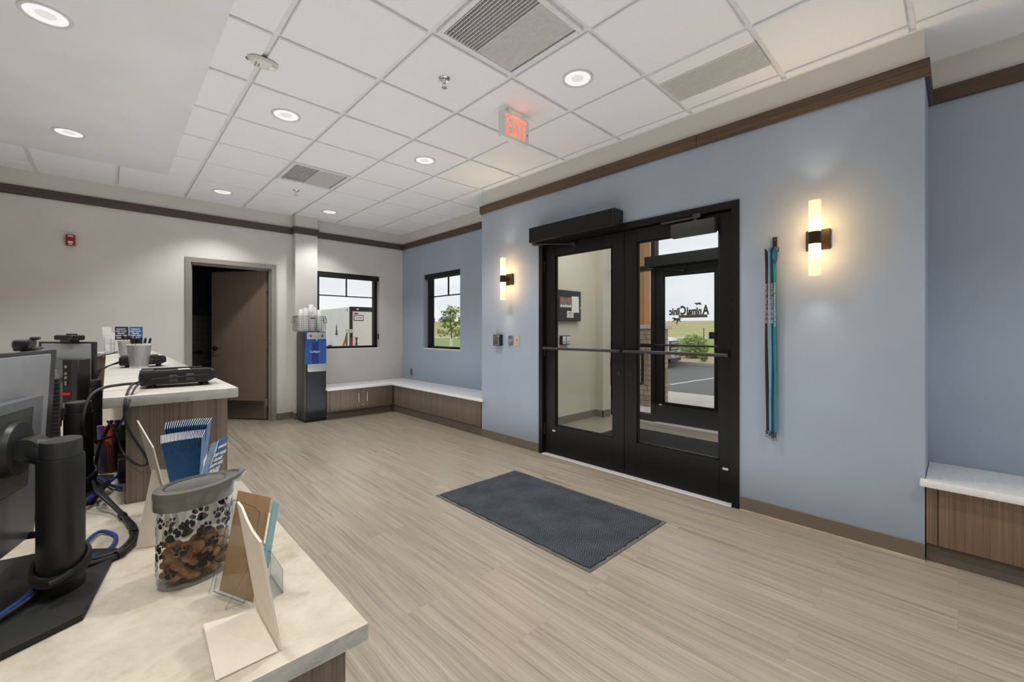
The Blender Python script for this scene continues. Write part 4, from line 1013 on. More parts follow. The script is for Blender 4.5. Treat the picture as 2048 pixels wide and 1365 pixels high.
# ---- items on the raised counter
def terminal(label, x, y, rz, w=.19):
    t = thing('signature_pad', label, 'signature pad', (x, y, HZ), rz, 'signature pads on the raised counter')
    m = MB(); m.prism([(0, .014), (.006, .010), (w - .022, .012), (w, .024), (w - .001, .046), (w - .004, .050), (.002, .052), (0, .050)], 0, .115, 'xz', .0012); m.obj('housing', 'black', t)
    m = MB(); m.box(.004, w - .012, .004, .016, .0495, .0555, .002, 1); m.box(.004, w - .03, .098, .111, .0495, .0575, .002, 1); m.box(.004, .036, .016, .098, .0495, .0555, .002, 1); m.obj('top_rail', 'black', t)
    m = MB(); m.box(.04, w - .015, .018, .096, .046, .0522); m.obj('screen', 'charcoal', t)
    m = MB(); m.box(w * .5, w * .66, .03, .09, .052, .0528); m.obj('label_strip', 'paper', t)
    m = MB(); m.box(w * .36, w * .48, -.009, 0, .018, .04, .002, 1); m.box(w * .58, w * .70, -.009, 0, .020, .042, .002, 1); m.obj('pen_clip', 'closer', t)
    m = MB(); m.cyl((.03, -.006, .029), (w - .03, -.006, .035), .0045, n=10); m.cyl((w - .03, -.006, .035), (w - .014, -.006, .0355), .0045, .001, n=10); m.obj('stylus', 'black_soft', t)
    for fx, fy in ((.03, .015), (.03, .1), (w - .03, .015), (w - .03, .1)):
        m = MB(); m.cyl((fx, fy, 0), (fx, fy, .012), .012, .009, n=16); m.obj('foot', 'black_soft', t)
    m = MB(); m.box(-.002, .001, .012, .07, .022, .044); m.obj('port_cover', 'silver_pl', t)
    return t
terminal('black signature pad nearest the counter end', .070, 1.735, R(-3), .195)
terminal('black signature pad farther along, behind the front pen cup', .040, 2.80, R(-3), .178)
pc = None
def pencup(label, x, y, h=.112):
    t = thing('pen_cup', label, 'pen cup', (x, y, HZ), group='silver mesh pen cups')
    m = MB(); m.lathe([(.036, .004), (.047, h)], n=40); m.obj('mesh_wall', 'wmesh', t)
    m = MB(); m.lathe([(0, .001), (.036, .001), (.037, .006), (.035, .006), (0, .004)], n=40); m.obj('bottom', 'alu', t)
    m = MB(); m.tube([(.047 * math.cos(a), .047 * math.sin(a), h) for a in [2 * PI * i / 40 for i in range(40)]], .0022, 6, closed=True); m.obj('rim', 'alu', t)
pencup('front silver mesh pen cup full of pens', .113, 2.79)
pencup('rear silver mesh pen cup full of black pens', .097, 4.12)
rr = random.Random(4); pen0 = None
for (cx, cy, n, where) in ((.113, 2.79, 11, 'in the front mesh cup'), (.097, 4.12, 12, 'in the rear mesh cup')):
    for k in range(n):
        a = 2 * PI * k / n + .3; tilt = R(8 + 7 * rr.random()); r0 = .018 if k % 3 else .006
        if pen0 is None:
            pen0 = thing('ballpoint_pen', '', 'pen', (0, 0, 0), group='pens in the mesh cups')
            m = MB(); m.cyl((0, 0, 0), (0, 0, .116), .0048, n=12); m.obj('barrel', 'paper', pen0)
            m = MB(); m.cyl((0, 0, .116), (0, 0, .138), .0055, .005, n=12); m.cyl((0, 0, .138), (0, 0, .144), .002, n=8); m.box(-.0015, .0015, .005, .0075, .108, .138); m.obj('grip', 'black', pen0)
            p = pen0; p.location = (cx + r0 * math.cos(a), cy + r0 * math.sin(a), HZ + .006)
        else: p = dup(pen0, (cx + r0 * math.cos(a), cy + r0 * math.sin(a), HZ + .006))
        p.rotation_euler = (-tilt * math.sin(a), tilt * math.cos(a), a); p['label'] = 'white and black ballpoint pen standing ' + where
# card rack and brochure stand at the far end of the raised counter
t = thing('card_rack', 'clear stepped business card rack at the far end of the counter', 'card rack', (.01, 4.62, HZ))
m = MB()
for k in range(4):
    z = .015 + .032 * k; y = .03 * k; m.box(-.028, .045, y, y + .003, 0, z + .04); m.box(-.028, .045, y, y + .03, z - .003, z)
for x in (-.028, .043): m.prism([(0, 0), (.12, 0), (.12, .15), (.09, .15), (0, .05)], x, x + .002, 'yz')
m.obj('tiered_shelf', 'acrylic', t)
for k in range(4):
    z = .016 + .032 * k; y = .012 + .03 * k
    for s in range(2):
        m = MB(); m.slab([(-.024 + .036 * s, y, z), (.008 + .036 * s, y, z), (.008 + .036 * s, y + .014, z + .052), (-.024 + .036 * s, y + .014, z + .052)], .004)
        tag(m.obj('business_card_stack', 'paper', None, (.01, 4.62, HZ)), 'white business cards in the clear rack, tier %s, %s side' % (('lowest', 'second', 'third', 'top')[k], ('desk', 'lobby')[s]), 'business cards', 'business cards in the clear rack')
m = MB(); m.slab([(-.035, .128, .075), (.02, .128, .075), (.012, .155, .212), (-.043, .155, .212)], .002); lf = tag(m.obj('leaflet', 'paper', None, (.01, 4.62, HZ)), 'white leaflet with a red corner behind the card rack', 'leaflet')
m = MB(); m.poly([(-.012, .1535, .209), (.011, .1535, .209), (.012, .145, .17)]); m.obj('red_corner', 'red2', lf)
t = thing('brochure_display', 'clear stand with blue and white brochures at the counter end', 'brochure stand', (.125, 4.62, HZ))
m = MB(); m.box(-.088, .088, -.03, -.027, 0, .1); m.box(-.088, .088, .03, .033, 0, .2); m.box(-.088, .088, -.03, .033, 0, .003)
for x in (-.088, -.001, .086): m.box(x, x + .002, -.03, .033, 0, .12)
m.obj('clear_pocket', 'acrylic', t)
for s, nm in ((-1, 'desk side'), (1, 'lobby side')):
    t = thing('tri_fold_brochure', 'blue and white brochure in the %s pocket of the clear stand' % nm, 'brochure', (.125 + .043 * s, 4.60, HZ + .004), group='brochures in the clear stand')
    m = MB(); m.box(-.04, .04, 0, .022, 0, .21); m.obj('folded_paper', 'paper', t)
    m = MB(); m.box(-.04, .04, -.0012, 0, .105, .21); m.obj('blue_panel', 'brochure' if s > 0 else 'navy', t)
    m = MB(); F = FACE_D((-.004, -.0014, .19))
    for k, s_ in enumerate(('INSIGHTS', 'KEEP YOUR', 'FELINES', 'HAPPY AND', 'HEALTHY')): m.text(s_, .0125, F @ Matrix.Translation((0, -.017 * k, 0)), .0002, bold=.0003)
    m.obj('printed_text', 'white_ink', t)
    m = MB(); m.poly([(-.015, -.0013, .06), (-.004, -.0013, .095), (.0, -.0013, .05), (.006, -.0013, .04), (-.012, -.0013, .03)]); m.poly([(.012, -.0013, .085), (.024, -.0013, .08), (.02, -.0013, .045), (.01, -.0013, .06)]); m.obj('animal_print', 'ink', t)

# ================================================================== FRONT OF THE LOW COUNTER
# ---- treat jar (oval glass, grey lid with a pouring lip)
JC = Vector((.128, 1.052, LZ)); JR = R(24)
t = thing('treat_jar', 'oval glass dog treat jar with paw prints and grey lid', 'jar', JC, JR)
A_, B_ = .066, .047
m = MB(); m.lathe([(0, .003), (.92, .003), (.985, .008), (1, .016), (.985, .135), (.96, .15), (.955, .152), (.975, .135), (.975, .02), (.9, .010), (0, .010)], n=64, sx=A_, sy=B_); m.obj('glass_wall', 'jar_glass', t)
m = MB(); m.lathe([(.9, 0), (.97, .002), (.98, .008), (.9, .006)], n=64, sx=A_, sy=B_); m.obj('glass_foot', 'acrylic_edge', t)
m = MB(); m.lathe([(0, .146), (1.0, .146), (1.07, .148), (1.085, .152), (1.085, .176), (1.06, .182), (.86, .1835), (.84, .1815), (.80, .181), (0, .181)], n=64, sx=A_, sy=B_)
m.prism([(.035, .044), (.075, .026), (.099, .002), (.101, -.006), (.075, -.026), (.035, -.044)], .171, .182, 'xy', .003); m.obj('lid', 'lid', t)
m = MB(); m.tube([(.8 * A_ * math.cos(a), .8 * B_ * math.sin(a), .1815) for a in [2 * PI * i / 48 for i in range(48)]], .0012, 6, closed=True); m.box(.078, .083, -.010, .010, .1815, .1826); m.obj('lid_groove', 'closer', t)
def paw(mb, th, z, s, rot):
    lobes = [(0, -.1, .62, .5, 0), (-.72, .48, .24, .36, 25), (-.27, .92, .25, .38, 8), (.27, .92, .25, .38, -8), (.72, .48, .24, .36, -25)]
    for (lx, ly, ra, rb, rt) in lobes:
        pts = []
        for i in range(16):
            a = 2 * PI * i / 16; x = ra * math.cos(a); y = rb * math.sin(a)
            if lx == 0 and y > 0: x *= .72
            q = R(rt); x, y = lx + x * math.cos(q) - y * math.sin(q), ly + x * math.sin(q) + y * math.cos(q)
            q = rot; x, y = x * math.cos(q) - y * math.sin(q), x * math.sin(q) + y * math.cos(q)
            an = th + s * x / .055; k = 1.012 - .015 * (z + s * y) / .13
            pts.append(Vector((A_ * k * math.cos(an), B_ * k * math.sin(an), z + s * y)))
        mb.poly(pts)
m = MB(); rr = random.Random(9)
for i, z in enumerate((.034, .066, .096, .122)):
    n = 7
    for k in range(n):
        paw(m, 2 * PI * (k + .5 * (i % 2)) / n + rr.uniform(-.12, .12), z + rr.uniform(-.006, .006), rr.choice((.0105, .0165, .015)), rr.uniform(-.7, .7))
m.obj('paw_print_pattern', 'black_soft', t, flat=True)
rr = random.Random(2); tr0 = None; cnt = 0
for lay in range(5):
    spots = [(0, 0)] + [(.52 * math.cos(2 * PI * k / 5 + lay), .52 * math.sin(2 * PI * k / 5 + lay)) for k in range(5)] + [(.80 * math.cos(2 * PI * k / 9 + lay * .4), .80 * math.sin(2 * PI * k / 9 + lay * .4)) for k in range(9)]
    for (u, v) in spots:
        if lay == 4 and rr.random() < .55: continue
        p = JC + Matrix.Rotation(JR, 3, 'Z') @ Vector((u * A_ * .9, v * B_ * .9, .017 + lay * .0125 + rr.uniform(-.001, .001)))
        if tr0 is None:
            m = MB(); m.lathe([(0, -.0058), (.007, -.0058), (.0098, -.003), (.0100, .001), (.008, .0052), (.004, .006), (0, .005)], n=14, sx=1.3, sy=1.0)
            tr0 = tag(m.obj('dog_treat', 'treat', None, p), 'round brown dog treat inside the paw print jar', 'dog treat', 'dog treats in the glass jar'); q = tr0
        else: q = dup(tr0, p)
        q.rotation_euler = (rr.uniform(-.6, .6), rr.uniform(-.6, .6), rr.uniform(0, 3))
# ---- cardboard easel display in front (seen from behind) with clear pockets
t = thing('easel_sign', 'cream cardboard easel sign standing on the counter corner', 'easel sign', (.187, .77, LZ))
def o3(x, y, z): return (x - .187, y - .77, z - LZ)
m = MB(); m.slab([o3(.1885, .708, LZ + .002), o3(.1895, .845, LZ + .002), o3(.1615, .845, .957), o3(.159, .708, .932)], .0035) if False else None
pts = [(.708, LZ + .001), (.845, LZ + .001), (.845, .957), (.815, .957), (.79, .944), (.76, .936), (.708, .936)]
tt = MB()
def lean(y, z): return Vector((.1885 - .152 * (z - LZ), y, z)) - Vector((.187, .77, LZ))
A1 = [tt.bm.verts.new(lean(y, z)) for y, z in pts]; B1 = [tt.bm.verts.new(lean(y, z) + Vector((.0035, 0, 0))) for y, z in pts]
tt.bm.faces.new(A1[::-1]); tt.bm.faces.new(B1)
for i in range(len(pts)): tt.bm.faces.new((A1[i], A1[(i + 1) % len(pts)], B1[(i + 1) % len(pts)], B1[i]))
tt.obj('back_board', 'card', t)
m = MB(); m.slab([o3(.108, .707, LZ + .001), o3(.186, .708, LZ + .001), o3(.1855, .84, LZ + .001), o3(.113, .848, LZ + .006)], .0016); m.obj('easel_foot', 'card', t)
# clear bag of cards leaning beside it
t = thing('leaflet_pocket', 'clear upright leaflet holder with kraft card leaning by the easel sign', 'leaflet holder', (.172, .9, LZ))
o = lambda v: Vector(v) - Vector((.172, .9, LZ))
b1, b2 = Vector((.150, .945, LZ + .004)), Vector((.186, .862, LZ + .004)); t1, t2 = Vector((.1365, 1.065, .939)), Vector((.1715, .983, .939))
ux = (b2 - b1).normalized(); uz = ((t1 - b1) - ux * (t1 - b1).dot(ux)); hh = uz.length; uz.normalize(); un = ux.cross(uz); ww = (b2 - b1).length
Q = lambda a, b_, d=0: o(b1 + ux * a * ww + uz * b_ * hh + un * d)
m = MB(); m.slab([Q(0, .0), Q(1, .0), Q(1, 1), Q(0, 1)], -.001); m.obj('kraft_backing', 'kraft', t)
m = MB(); m.slab([Q(.06, .02, .014), Q(.97, .02, .014), Q(.97, .86, .014), Q(.06, .90, .014)], .0012); m.slab([Q(.06, .02, .001), Q(.06, .02, .014), Q(.06, .9, .014), Q(.06, .9, .001)], .001); m.slab([Q(.97, .02, .001), Q(.97, .02, .014), Q(.97, .86, .014), Q(.97, .86, .001)], .001); m.slab([Q(.06, .02, .001), Q(.97, .02, .001), Q(.97, .02, .014), Q(.06, .02, .014)], .001); m.obj('clear_cover', 'acrylic', t)
m = MB()
for pp in ([Q(.06, .02, .0145), Q(.97, .02, .0145)], [Q(.06, .02, .0145), Q(.06, .9, .0145)], [Q(.97, .02, .0145), Q(.97, .86, .0145)], [Q(.06, .9, .0145), Q(.2, .93, .0145), Q(.8, .90, .0145), Q(.97, .86, .0145)]): m.tube(pp, .001, 6)
m.obj('cover_edge', 'acrylic_edge', t)
m = MB(); c = Q(.42, .74, .013); m.X = Matrix.Translation(c) @ Matrix((( ux.x, uz.x, un.x), (ux.y, uz.y, un.y), (ux.z, uz.z, un.z))).to_4x4(); m.lathe([(.016, 0), (.015, .004), (.011, .008), (0, .010)], n=28); m.obj('hang_bubble', 'jar_glass', t)
m = MB(); m.tube([o((.135, .953, LZ + .001)), Q(.06, .42, .014)], .0007, 5); m.tube([o((.135, .953, LZ + .001)), Q(.06, .02, .014)], .0007, 5); m.tube([o((.148, .878, LZ + .001)), Q(.97, .40, .014)], .0007, 5); m.tube([o((.148, .878, LZ + .001)), Q(.97, .02, .014)], .0007, 5); m.obj('wire_leg', 'acrylic_edge', t)
m = MB(); m.slab([Q(1.02, .30, -.004), Q(1.02, .30, -.016), Q(1.02, .93, -.016), Q(1.02, .96, -.004)], .004); tag(m.obj('folded_leaflet', 'leaf_blue', None, (.172, .9, LZ)), 'pale blue folded leaflet behind the kraft card', 'leaflet')
t = thing('card_holder', 'small empty clear card holder behind the easel sign', 'card holder', (.214, .90, LZ))
m = MB(); m.box(-.003, .0, -.04, .04, .001, .085); m.box(.018, .02, -.04, .04, .001, .045); m.box(-.003, .02, -.04, .04, .001, .004)
for y in (-.04, .038): m.prism([(-.003, .001), (.02, .001), (.02, .045), (.0, .085), (-.003, .085)], y, y + .002, 'xz')
m.obj('clear_pocket', 'acrylic', t)
m = MB()
for y in (-.04, .04): m.tube([(.02, y, .002), (.02, y, .045), (.0, y, .085)], .001, 5)
m.tube([(-.002, -.04, .085), (-.002, .04, .085)], .001, 5); m.tube([(.02, -.04, .002), (.02, .04, .002)], .0014, 5); m.obj('pocket_edge', 'acrylic_edge', t)
# ---- second easel display holding the brochures
t = thing('easel_display', 'cream card easel display holding the blue brochures', 'easel display', (.1, 1.27, LZ))
o = lambda p: Vector(p) - Vector((.1, 1.27, LZ))
m = MB(); m.slab([o((.104, 1.32, LZ + .02)), o((.115, 1.235, LZ + .02)), o((.075, 1.235, .988)), o((.051, 1.30, 1.042))], .0025); m.obj('back_board', 'card', t)
m = MB(); m.slab([o((.046, 1.262, LZ + .001)), o((.088, 1.245, LZ + .001)), o((.108, 1.262, .925)), o((.074, 1.27, .93))], .002); m.obj('easel_foot', 'card', t)
m = MB(); m.box(.012, .125, -.03, .20, .018, .021); m.box(.122, .125, -.03, .20, .018, .08); m.box(.012, .125, -.032, -.03, .018, .05); m.obj('clear_tray', 'acrylic', t)
m = MB(); m.box(.015, .115, -.02, .19, .0, .018); m.obj('tray_foot', 'acrylic', t)
# brochures, one sheet fold each: spine towards the camera, blue with white foot
bp = None
def brochure_at(x, y, z, rz, lean, label, group):
    global bp
    if bp is None:
        bp = thing('tri_fold_brochure', '', 'brochure', (0, 0, 0), group=group)
        m = MB(); m.box(-.0005, .0005, 0, .098, 0, .21, .0003, 1); m.obj('folded_paper', 'paper', bp)
        m = MB(); m.box(-.0007, .0007, -.0006, .0965, .112, .2094); m.obj('blue_cover', 'brochure', bp)
        p = bp
    else: p = dup(bp, (0, 0, 0))
    p.location = (x, y, z); p.rotation_euler = (0, lean, rz); p['label'] = label; p['group'] = group; return p
Z0 = LZ + .022
N = 30
for k in range(N):
    f = k / (N - 1)
    brochure_at(.1245 + .027 * f, 1.25 - .004 * f, Z0, R(-4 - 8 * f ** 2), R(-10 + 11 * f + 2 * f ** 4), 'thin blue brochure standing in the front row of the card easel display', 'brochures in the front row')
N = 20
for k in range(N):
    f = k / (N - 1)
    brochure_at(.132 + .034 * f, 1.355 - .004 * f, Z0 + .012, R(-6 - 8 * f), R(-8 + 14 * f), 'thin blue brochure standing in the rear row of the card easel display', 'brochures in the rear row')
# the front-most brochures turned so that their printed cover shows
def cover(label, org, xd, zd, txt):
    F = frame(org, xd, zd); t = thing('tri_fold_brochure', label, 'brochure', org, group='turned brochures')
    F = F.copy(); F.translation = (0, 0, 0)
    w, h = .072, .21
    def bend(a, b_): return F @ Vector((a * w, b_ * h, -.018 * (b_ - .3) ** 2 * (1 if a > .4 else .6)))
    def patch(name, mat, a0, a1, b0, b1, d):
        m = MB(); n = 8; off = F @ Vector((0, 0, d)) 
        g_ = [[m.bm.verts.new(bend(a0 + (a1 - a0) * i / n, b0 + (b1 - b0) * j / n) + off) for i in range(n + 1)] for j in range(n + 1)]
        for j in range(n):
            for i in range(n): m.bm.faces.new((g_[j][i], g_[j][i + 1], g_[j + 1][i + 1], g_[j + 1][i]))
        return m.obj(name, mat, t)
    patch('folded_paper', 'paper', 0, 1, 0, 1, 0); patch('blue_sheen', 'brochure_lt', 0, .46, .57, 1, .0006); patch('blue_cover', 'brochure', .46, 1, .60, 1, .0006) 
    m = MB()
    for k, s_ in enumerate(txt):
        m.text(s_, .0115 if k else .009, F @ Matrix.Translation((.046, .193 - .0135 * k - (.006 if k else 0), .0022 - .009 * max(0, .6 - .07 * k) ** 2)), .0002, bold=.0004, sx=.8)
    m.obj('printed_text', 'white_ink', t)
    m = MB(); G = F @ Matrix.Translation((.032, .098, .0014))
    for P2 in ([(-.022, -.02), (-.024, .01), (-.016, .036), (-.010, .012), (-.012, -.02)], [(.004, -.012), (-.002, .014), (.004, .026), (.016, .022), (.018, .006), (.012, -.014)], [(.02, -.03), (.024, .0), (.03, .014), (.036, .004), (.03, -.03)]): m.poly([G @ Vector((a, b_, 0)) for a, b_ in P2])
    m.obj('animal_print', 'ink', t); return t
TX = ('INSIGHTS', 'KEEP YOUR', 'FELINES', 'HAPPY AND', 'HEALTHY')
cover('blue brochure with printed cover turned to the camera, in front of its row', (.124, 1.25, Z0), (.65, .76, 0), (.262, -.224, .939), TX)
# ================================================================== CABLES
def cable(label, pts, r, mat, cat='cable', k=8, group='desk cables'):
    o = Vector(pts[0]); m = MB(); m.tube([Vector(p) - o for p in pts], r, 8, smooth=k); return tag(m.obj('cable', mat, None, o), label, cat, group)
cable('thick black cable arching from the front signature pad down to the desk', [(.068, 1.775, 1.083), (.03, 1.765, 1.083), (-.012, 1.76, 1.076), (-.04, 1.72, 1.05), (-.05, 1.68, .98), (-.03, 1.72, .93), (.0, 1.8, .92), (.02, 1.9, .90)], .0042, 'black')
cable('black cable looping in front of the knee wall from the pad', [(.075, 1.725, 1.093), (.05, 1.66, 1.088), (.035, 1.577, 1.055), (.035, 1.572, 1.0), (.05, 1.575, .955), (.075, 1.58, .90), (.082, 1.58, .872), (.06, 1.585, .872), (.03, 1.60, .91), (.02, 1.66, .95), (.0, 1.8, .97)], .0032, 'black')
cable('thin black cable hanging beside the loop at the counter end', [(.085, 1.728, 1.09), (.06, 1.655, 1.085), (.042, 1.574, 1.05), (.028, 1.574, 1.0), (.012, 1.62, .96), (.01, 1.7, .93), (.012, 1.85, .88)], .0026, 'black')
cable('black cable behind the front pen cup on the raised counter', [(.045, 2.86, 1.09), (.02, 2.85, 1.084), (-.004, 2.84, 1.074), (-.03, 2.83, 1.06), (-.06, 2.83, 1.0), (-.07, 2.85, .9), (-.07, 2.9, .8)], .004, 'black')
cable('thin black cable of the farther signature pad', [(.05, 2.83, 1.10), (.03, 2.79, 1.094), (.0, 2.74, 1.08), (-.03, 2.72, 1.05), (-.05, 2.72, .95), (-.05, 2.75, .8)], .0028, 'black')
cable('small cable with grey plug near the rear pen cup', [(.05, 4.1, 1.1), (.02, 4.06, 1.09), (-.03, 4.0, 1.078), (-.08, 3.95, 1.05), (-.1, 3.93, 1.03)], .004, 'black')
cable('bundle of black cables curving across the beige desk', [(.0, 1.69, LZ + .05), (-.012, 1.62, LZ + .045), (.012, 1.55, LZ + .02), (.034, 1.46, LZ + .010), (.048, 1.37, LZ + .009), (.044, 1.29, LZ + .009), (.014, 1.23, LZ + .009), (-.03, 1.205, LZ + .016), (-.06, 1.22, LZ + .02)], .0055, 'black')
cable('second black cable alongside the curved bundle', [(-.03, 1.69, LZ + .06), (-.02, 1.60, LZ + .05), (.006, 1.545, LZ + .026), (.028, 1.46, LZ + .014), (.040, 1.37, LZ + .012), (.037, 1.295, LZ + .012), (.010, 1.24, LZ + .012), (-.03, 1.215, LZ + .022), (-.058, 1.225, LZ + .03)], .004, 'charcoal')
cable('blue network cable curling out from behind the nearest stand', [(-.06, 1.235, LZ + .018), (-.02, 1.40, LZ + .008), (.006, 1.385, LZ + .006), (.014, 1.34, LZ + .006), (.002, 1.285, LZ + .006), (-.03, 1.25, LZ + .012), (-.055, 1.235, LZ + .02)], .004, 'cblue')
cable('blue network cable crossing to the knee wall', [(-.06, 1.60, LZ + .02), (-.03, 1.65, LZ + .03), (.0, 1.74, LZ + .034), (.03, 1.82, LZ + .034)], .0045, 'cblue')
cable('second blue cable beside the one at the knee wall', [(-.06, 1.615, LZ + .014), (-.03, 1.665, LZ + .026), (.0, 1.755, LZ + .028), (.03, 1.84, LZ + .03)], .0035, 'cblue')
cable('blue cables lying over the nearest monitor base', [(-.22, .98, LZ + .016), (-.17, 1.03, LZ + .018), (-.115, 1.095, LZ + .022), (-.09, 1.13, LZ + .03)], .0042, 'cblue')
cable('black cable lying over the nearest monitor base', [(-.22, .965, LZ + .016), (-.17, 1.018, LZ + .018), (-.11, 1.085, LZ + .022), (-.085, 1.12, LZ + .03)], .0036, 'black')
cable('dark cable below the nearest screen', [(-.26, 1.22, LZ + .11), (-.18, 1.26, LZ + .085), (-.12, 1.27, LZ + .08), (-.07, 1.22, LZ + .09)], .007, 'black')
cable('grey flat cable slanting past the marker cup', [(.01, 1.83, .965), (.0, 1.84, .94), (-.02, 1.86, .88), (-.028, 1.87, .82), (-.03, 1.88, .77)], .005, 'closer')
cable('blue cable heap on the desk by the marker cup', [(-.05, 1.92, LZ + .006), (-.02, 1.90, LZ + .012), (.005, 1.80, LZ + .012), (.03, 1.74, LZ + .01)], .004, 'cblue')
for (x, y, z, lab) in ((.045, 1.345, LZ + .010, 'by the far curve'), (.020, 1.235, LZ + .010, 'near the stand'), (.028, 1.475, LZ + .012, 'towards the knee wall')):
    m = MB(); m.lathe([(.0075, -.009), (.0088, -.007), (.0088, .007), (.0075, .009)], n=18); q = tag(m.obj('cable_tie', 'black_soft', None, (x, y, z)), 'black wrap round the curved cable bundle, ' + lab, 'cable tie', 'cable wraps')
    q.rotation_euler = (R(90), 0, R({'by': 0, 'ne': -50, 'to': 10}[lab[:2]]))

# ================================================================== OUTDOORS
GZ = -.1
m = MB(); m.box(5.49, 8.5, -12, 12, -.2, -.012); struct(m.obj('sidewalk', 'concrete'))
m = MB(); m.box(8.5, 16.3, -30, 13, -.2, -.1); struct(m.obj('parking_lot', 'asphalt'))
def strip(pts, w, z, mat, name):
    m = MB(); P2 = [Vector((x, y, 0)) for x, y in pts]
    L_ = []
    for i, p in enumerate(P2):
        d = (P2[min(i + 1, len(P2) - 1)] - P2[max(i - 1, 0)]).normalized(); s = Vector((-d.y, d.x, 0)) * w / 2
        L_.append((m.bm.verts.new(p + s + Vector((0, 0, z))), m.bm.verts.new(p - s + Vector((0, 0, z)))))
    for a, b_ in zip(L_, L_[1:]): m.bm.faces.new((a[0], a[1], b_[1], b_[0]))
    return m.obj(name, mat)
for k, (p0, p1) in enumerate((((10.19, 4.97), (14.6, 4.66)), ((10.0, 2.2), (14.6, 1.9)), ((10.0, -.6), (14.6, -.9)))):
    o_ = strip([p0, p1], .1, -.096, 'paint_line', 'parking_line'); struct(o_)
m = MB(); m.box(16.3, 16.5, -30, 13, -.2, .05, .02, 2); struct(m.obj('kerb', 'curb'))
m = MB(); m.box(16.5, 20.5, -30, 13, -.2, .03); struct(m.obj('planting_bed', 'mulch'))
m = MB(); m.box(20.5, 22.8, -30, 13, -.2, .05); struct(m.obj('footpath', 'concrete'))
m = MB(); m.box(4.5, 14, 13.2, 26, -.2, -.102); struct(m.obj('gravel_pad', 'curb'))
# land: lawn then prairie rising to a low hill
def hgt(x, y):
    r = math.hypot(x, y)
    if r < 24: z = -.13
    elif r < 62: z = -.13 + .5 * ((r - 24) / 38) ** 1.3
    else:
        q = min(1, (r - 62) / 150); z = .37 + 5.3 * (q * q * (3 - 2 * q)) + .5 * math.sin(x * .05) * q + .35 * math.sin(y * .043 + 1) * q
    return z
def land(name, mat, r0, r1, nr, a0=-40, a1=130, na=80):
    m = MB(); g_ = []
    for i in range(nr + 1):
        r = r0 * (r1 / r0) ** (i / nr)
        g_.append([m.bm.verts.new((r * math.cos(R(a0 + (a1 - a0) * j / na)), r * math.sin(R(a0 + (a1 - a0) * j / na)), hgt(r * math.cos(R(a0 + (a1 - a0) * j / na)), r * math.sin(R(a0 + (a1 - a0) * j / na))))) for j in range(na + 1)])
    for i in range(nr):
        for j in range(na): m.bm.faces.new((g_[i][j], g_[i][j + 1], g_[i + 1][j + 1], g_[i + 1][j]))
    return struct(m.obj(name, mat))
land('lawn', 'lawn', 9, 58, 14); land('field_path', 'concrete', 58, 63, 2); land('hill', 'prairie', 63, 420, 60)
# ---- stone pier with timber post
t = thing('stone_pillar', 'stacked ledge stone pillar outside the outer door', 'pillar', (6.83, 3.86, 0))
m = MB(); m.box(-.33, .33, -.33, .33, -.012, 1.28); m.obj('stone_shaft', 'stone', t)
m = MB(); m.box(-.38, .38, -.38, .38, 1.28, 1.345, .008, 2); m.obj('stone_cap', 'concrete', t)
m = MB(); m.box(-.115, .115, -.115, .115, 0, 2.3, .006, 1); m.box(-.13, .13, -.13, .13, 0, .02)
tag(m.obj('timber_post', 'wood_post', None, (6.83, 3.86, 1.345)), 'pale timber post standing on the stone pillar', 'post')
m = MB(); m.box(-1.2, 1.4, -2.2, .6, 0, .25); struct(m.obj('ceiling_porch_roof', 'wood_post', None, (6.83, 3.86, 3.65)))
# ---- white pickup truck across the lot
t = thing('pickup_truck', 'white pickup truck parked across the lot, mostly behind the pillar', 'truck', (15.35, 7.35, GZ), R(14))
m = MB(); m.prism([(0, .45), (0, .95), (.12, 1.08), (1.25, 1.2), (1.9, 1.78), (3.2, 1.8), (3.55, 1.2), (5.4, 1.18), (5.4, .5)], -.95, .95, 'yz', .05); m.obj('body', 'carwhite', t)
m = MB(); m.box(-.72, .72, -.05, .03, .62, .98, .02, 2); m.obj('grille', 'charcoal', t)
m = MB()
for z in (.70, .80, .90): m.box(-.68, .68, -.075, -.045, z - .02, z + .02, .006, 1)
m.obj('grille_bar', 'chrome', t)
for s in (-1, 1):
    m = MB(); m.box(.84 * s - .12, .84 * s + .12, -.04, .1, .74, .96, .03, 2); m.obj('headlamp', 'jar_glass', t)
m = MB(); m.box(-1.0, 1.0, -.14, .12, .34, .58, .03, 2); m.obj('front_bumper', 'chrome', t)
m = MB(); m.box(-.9, .9, -.1, .2, .2, .34, .02, 1); m.obj('lower_valance', 'black', t)
m = MB(); m.prism([(1.3, 1.23), (1.88, 1.74), (1.95, 1.74), (1.5, 1.24)], -.8, .8, 'yz'); m.obj('windscreen', 'black', t)
for sx in (-.86, .86):
    for y in (.85, 4.3):
        m = MB(); m.cyl((sx - .12, y, .38), (sx + .12, y, .38), .38, n=28); m.obj('wheel', 'tyre', t)
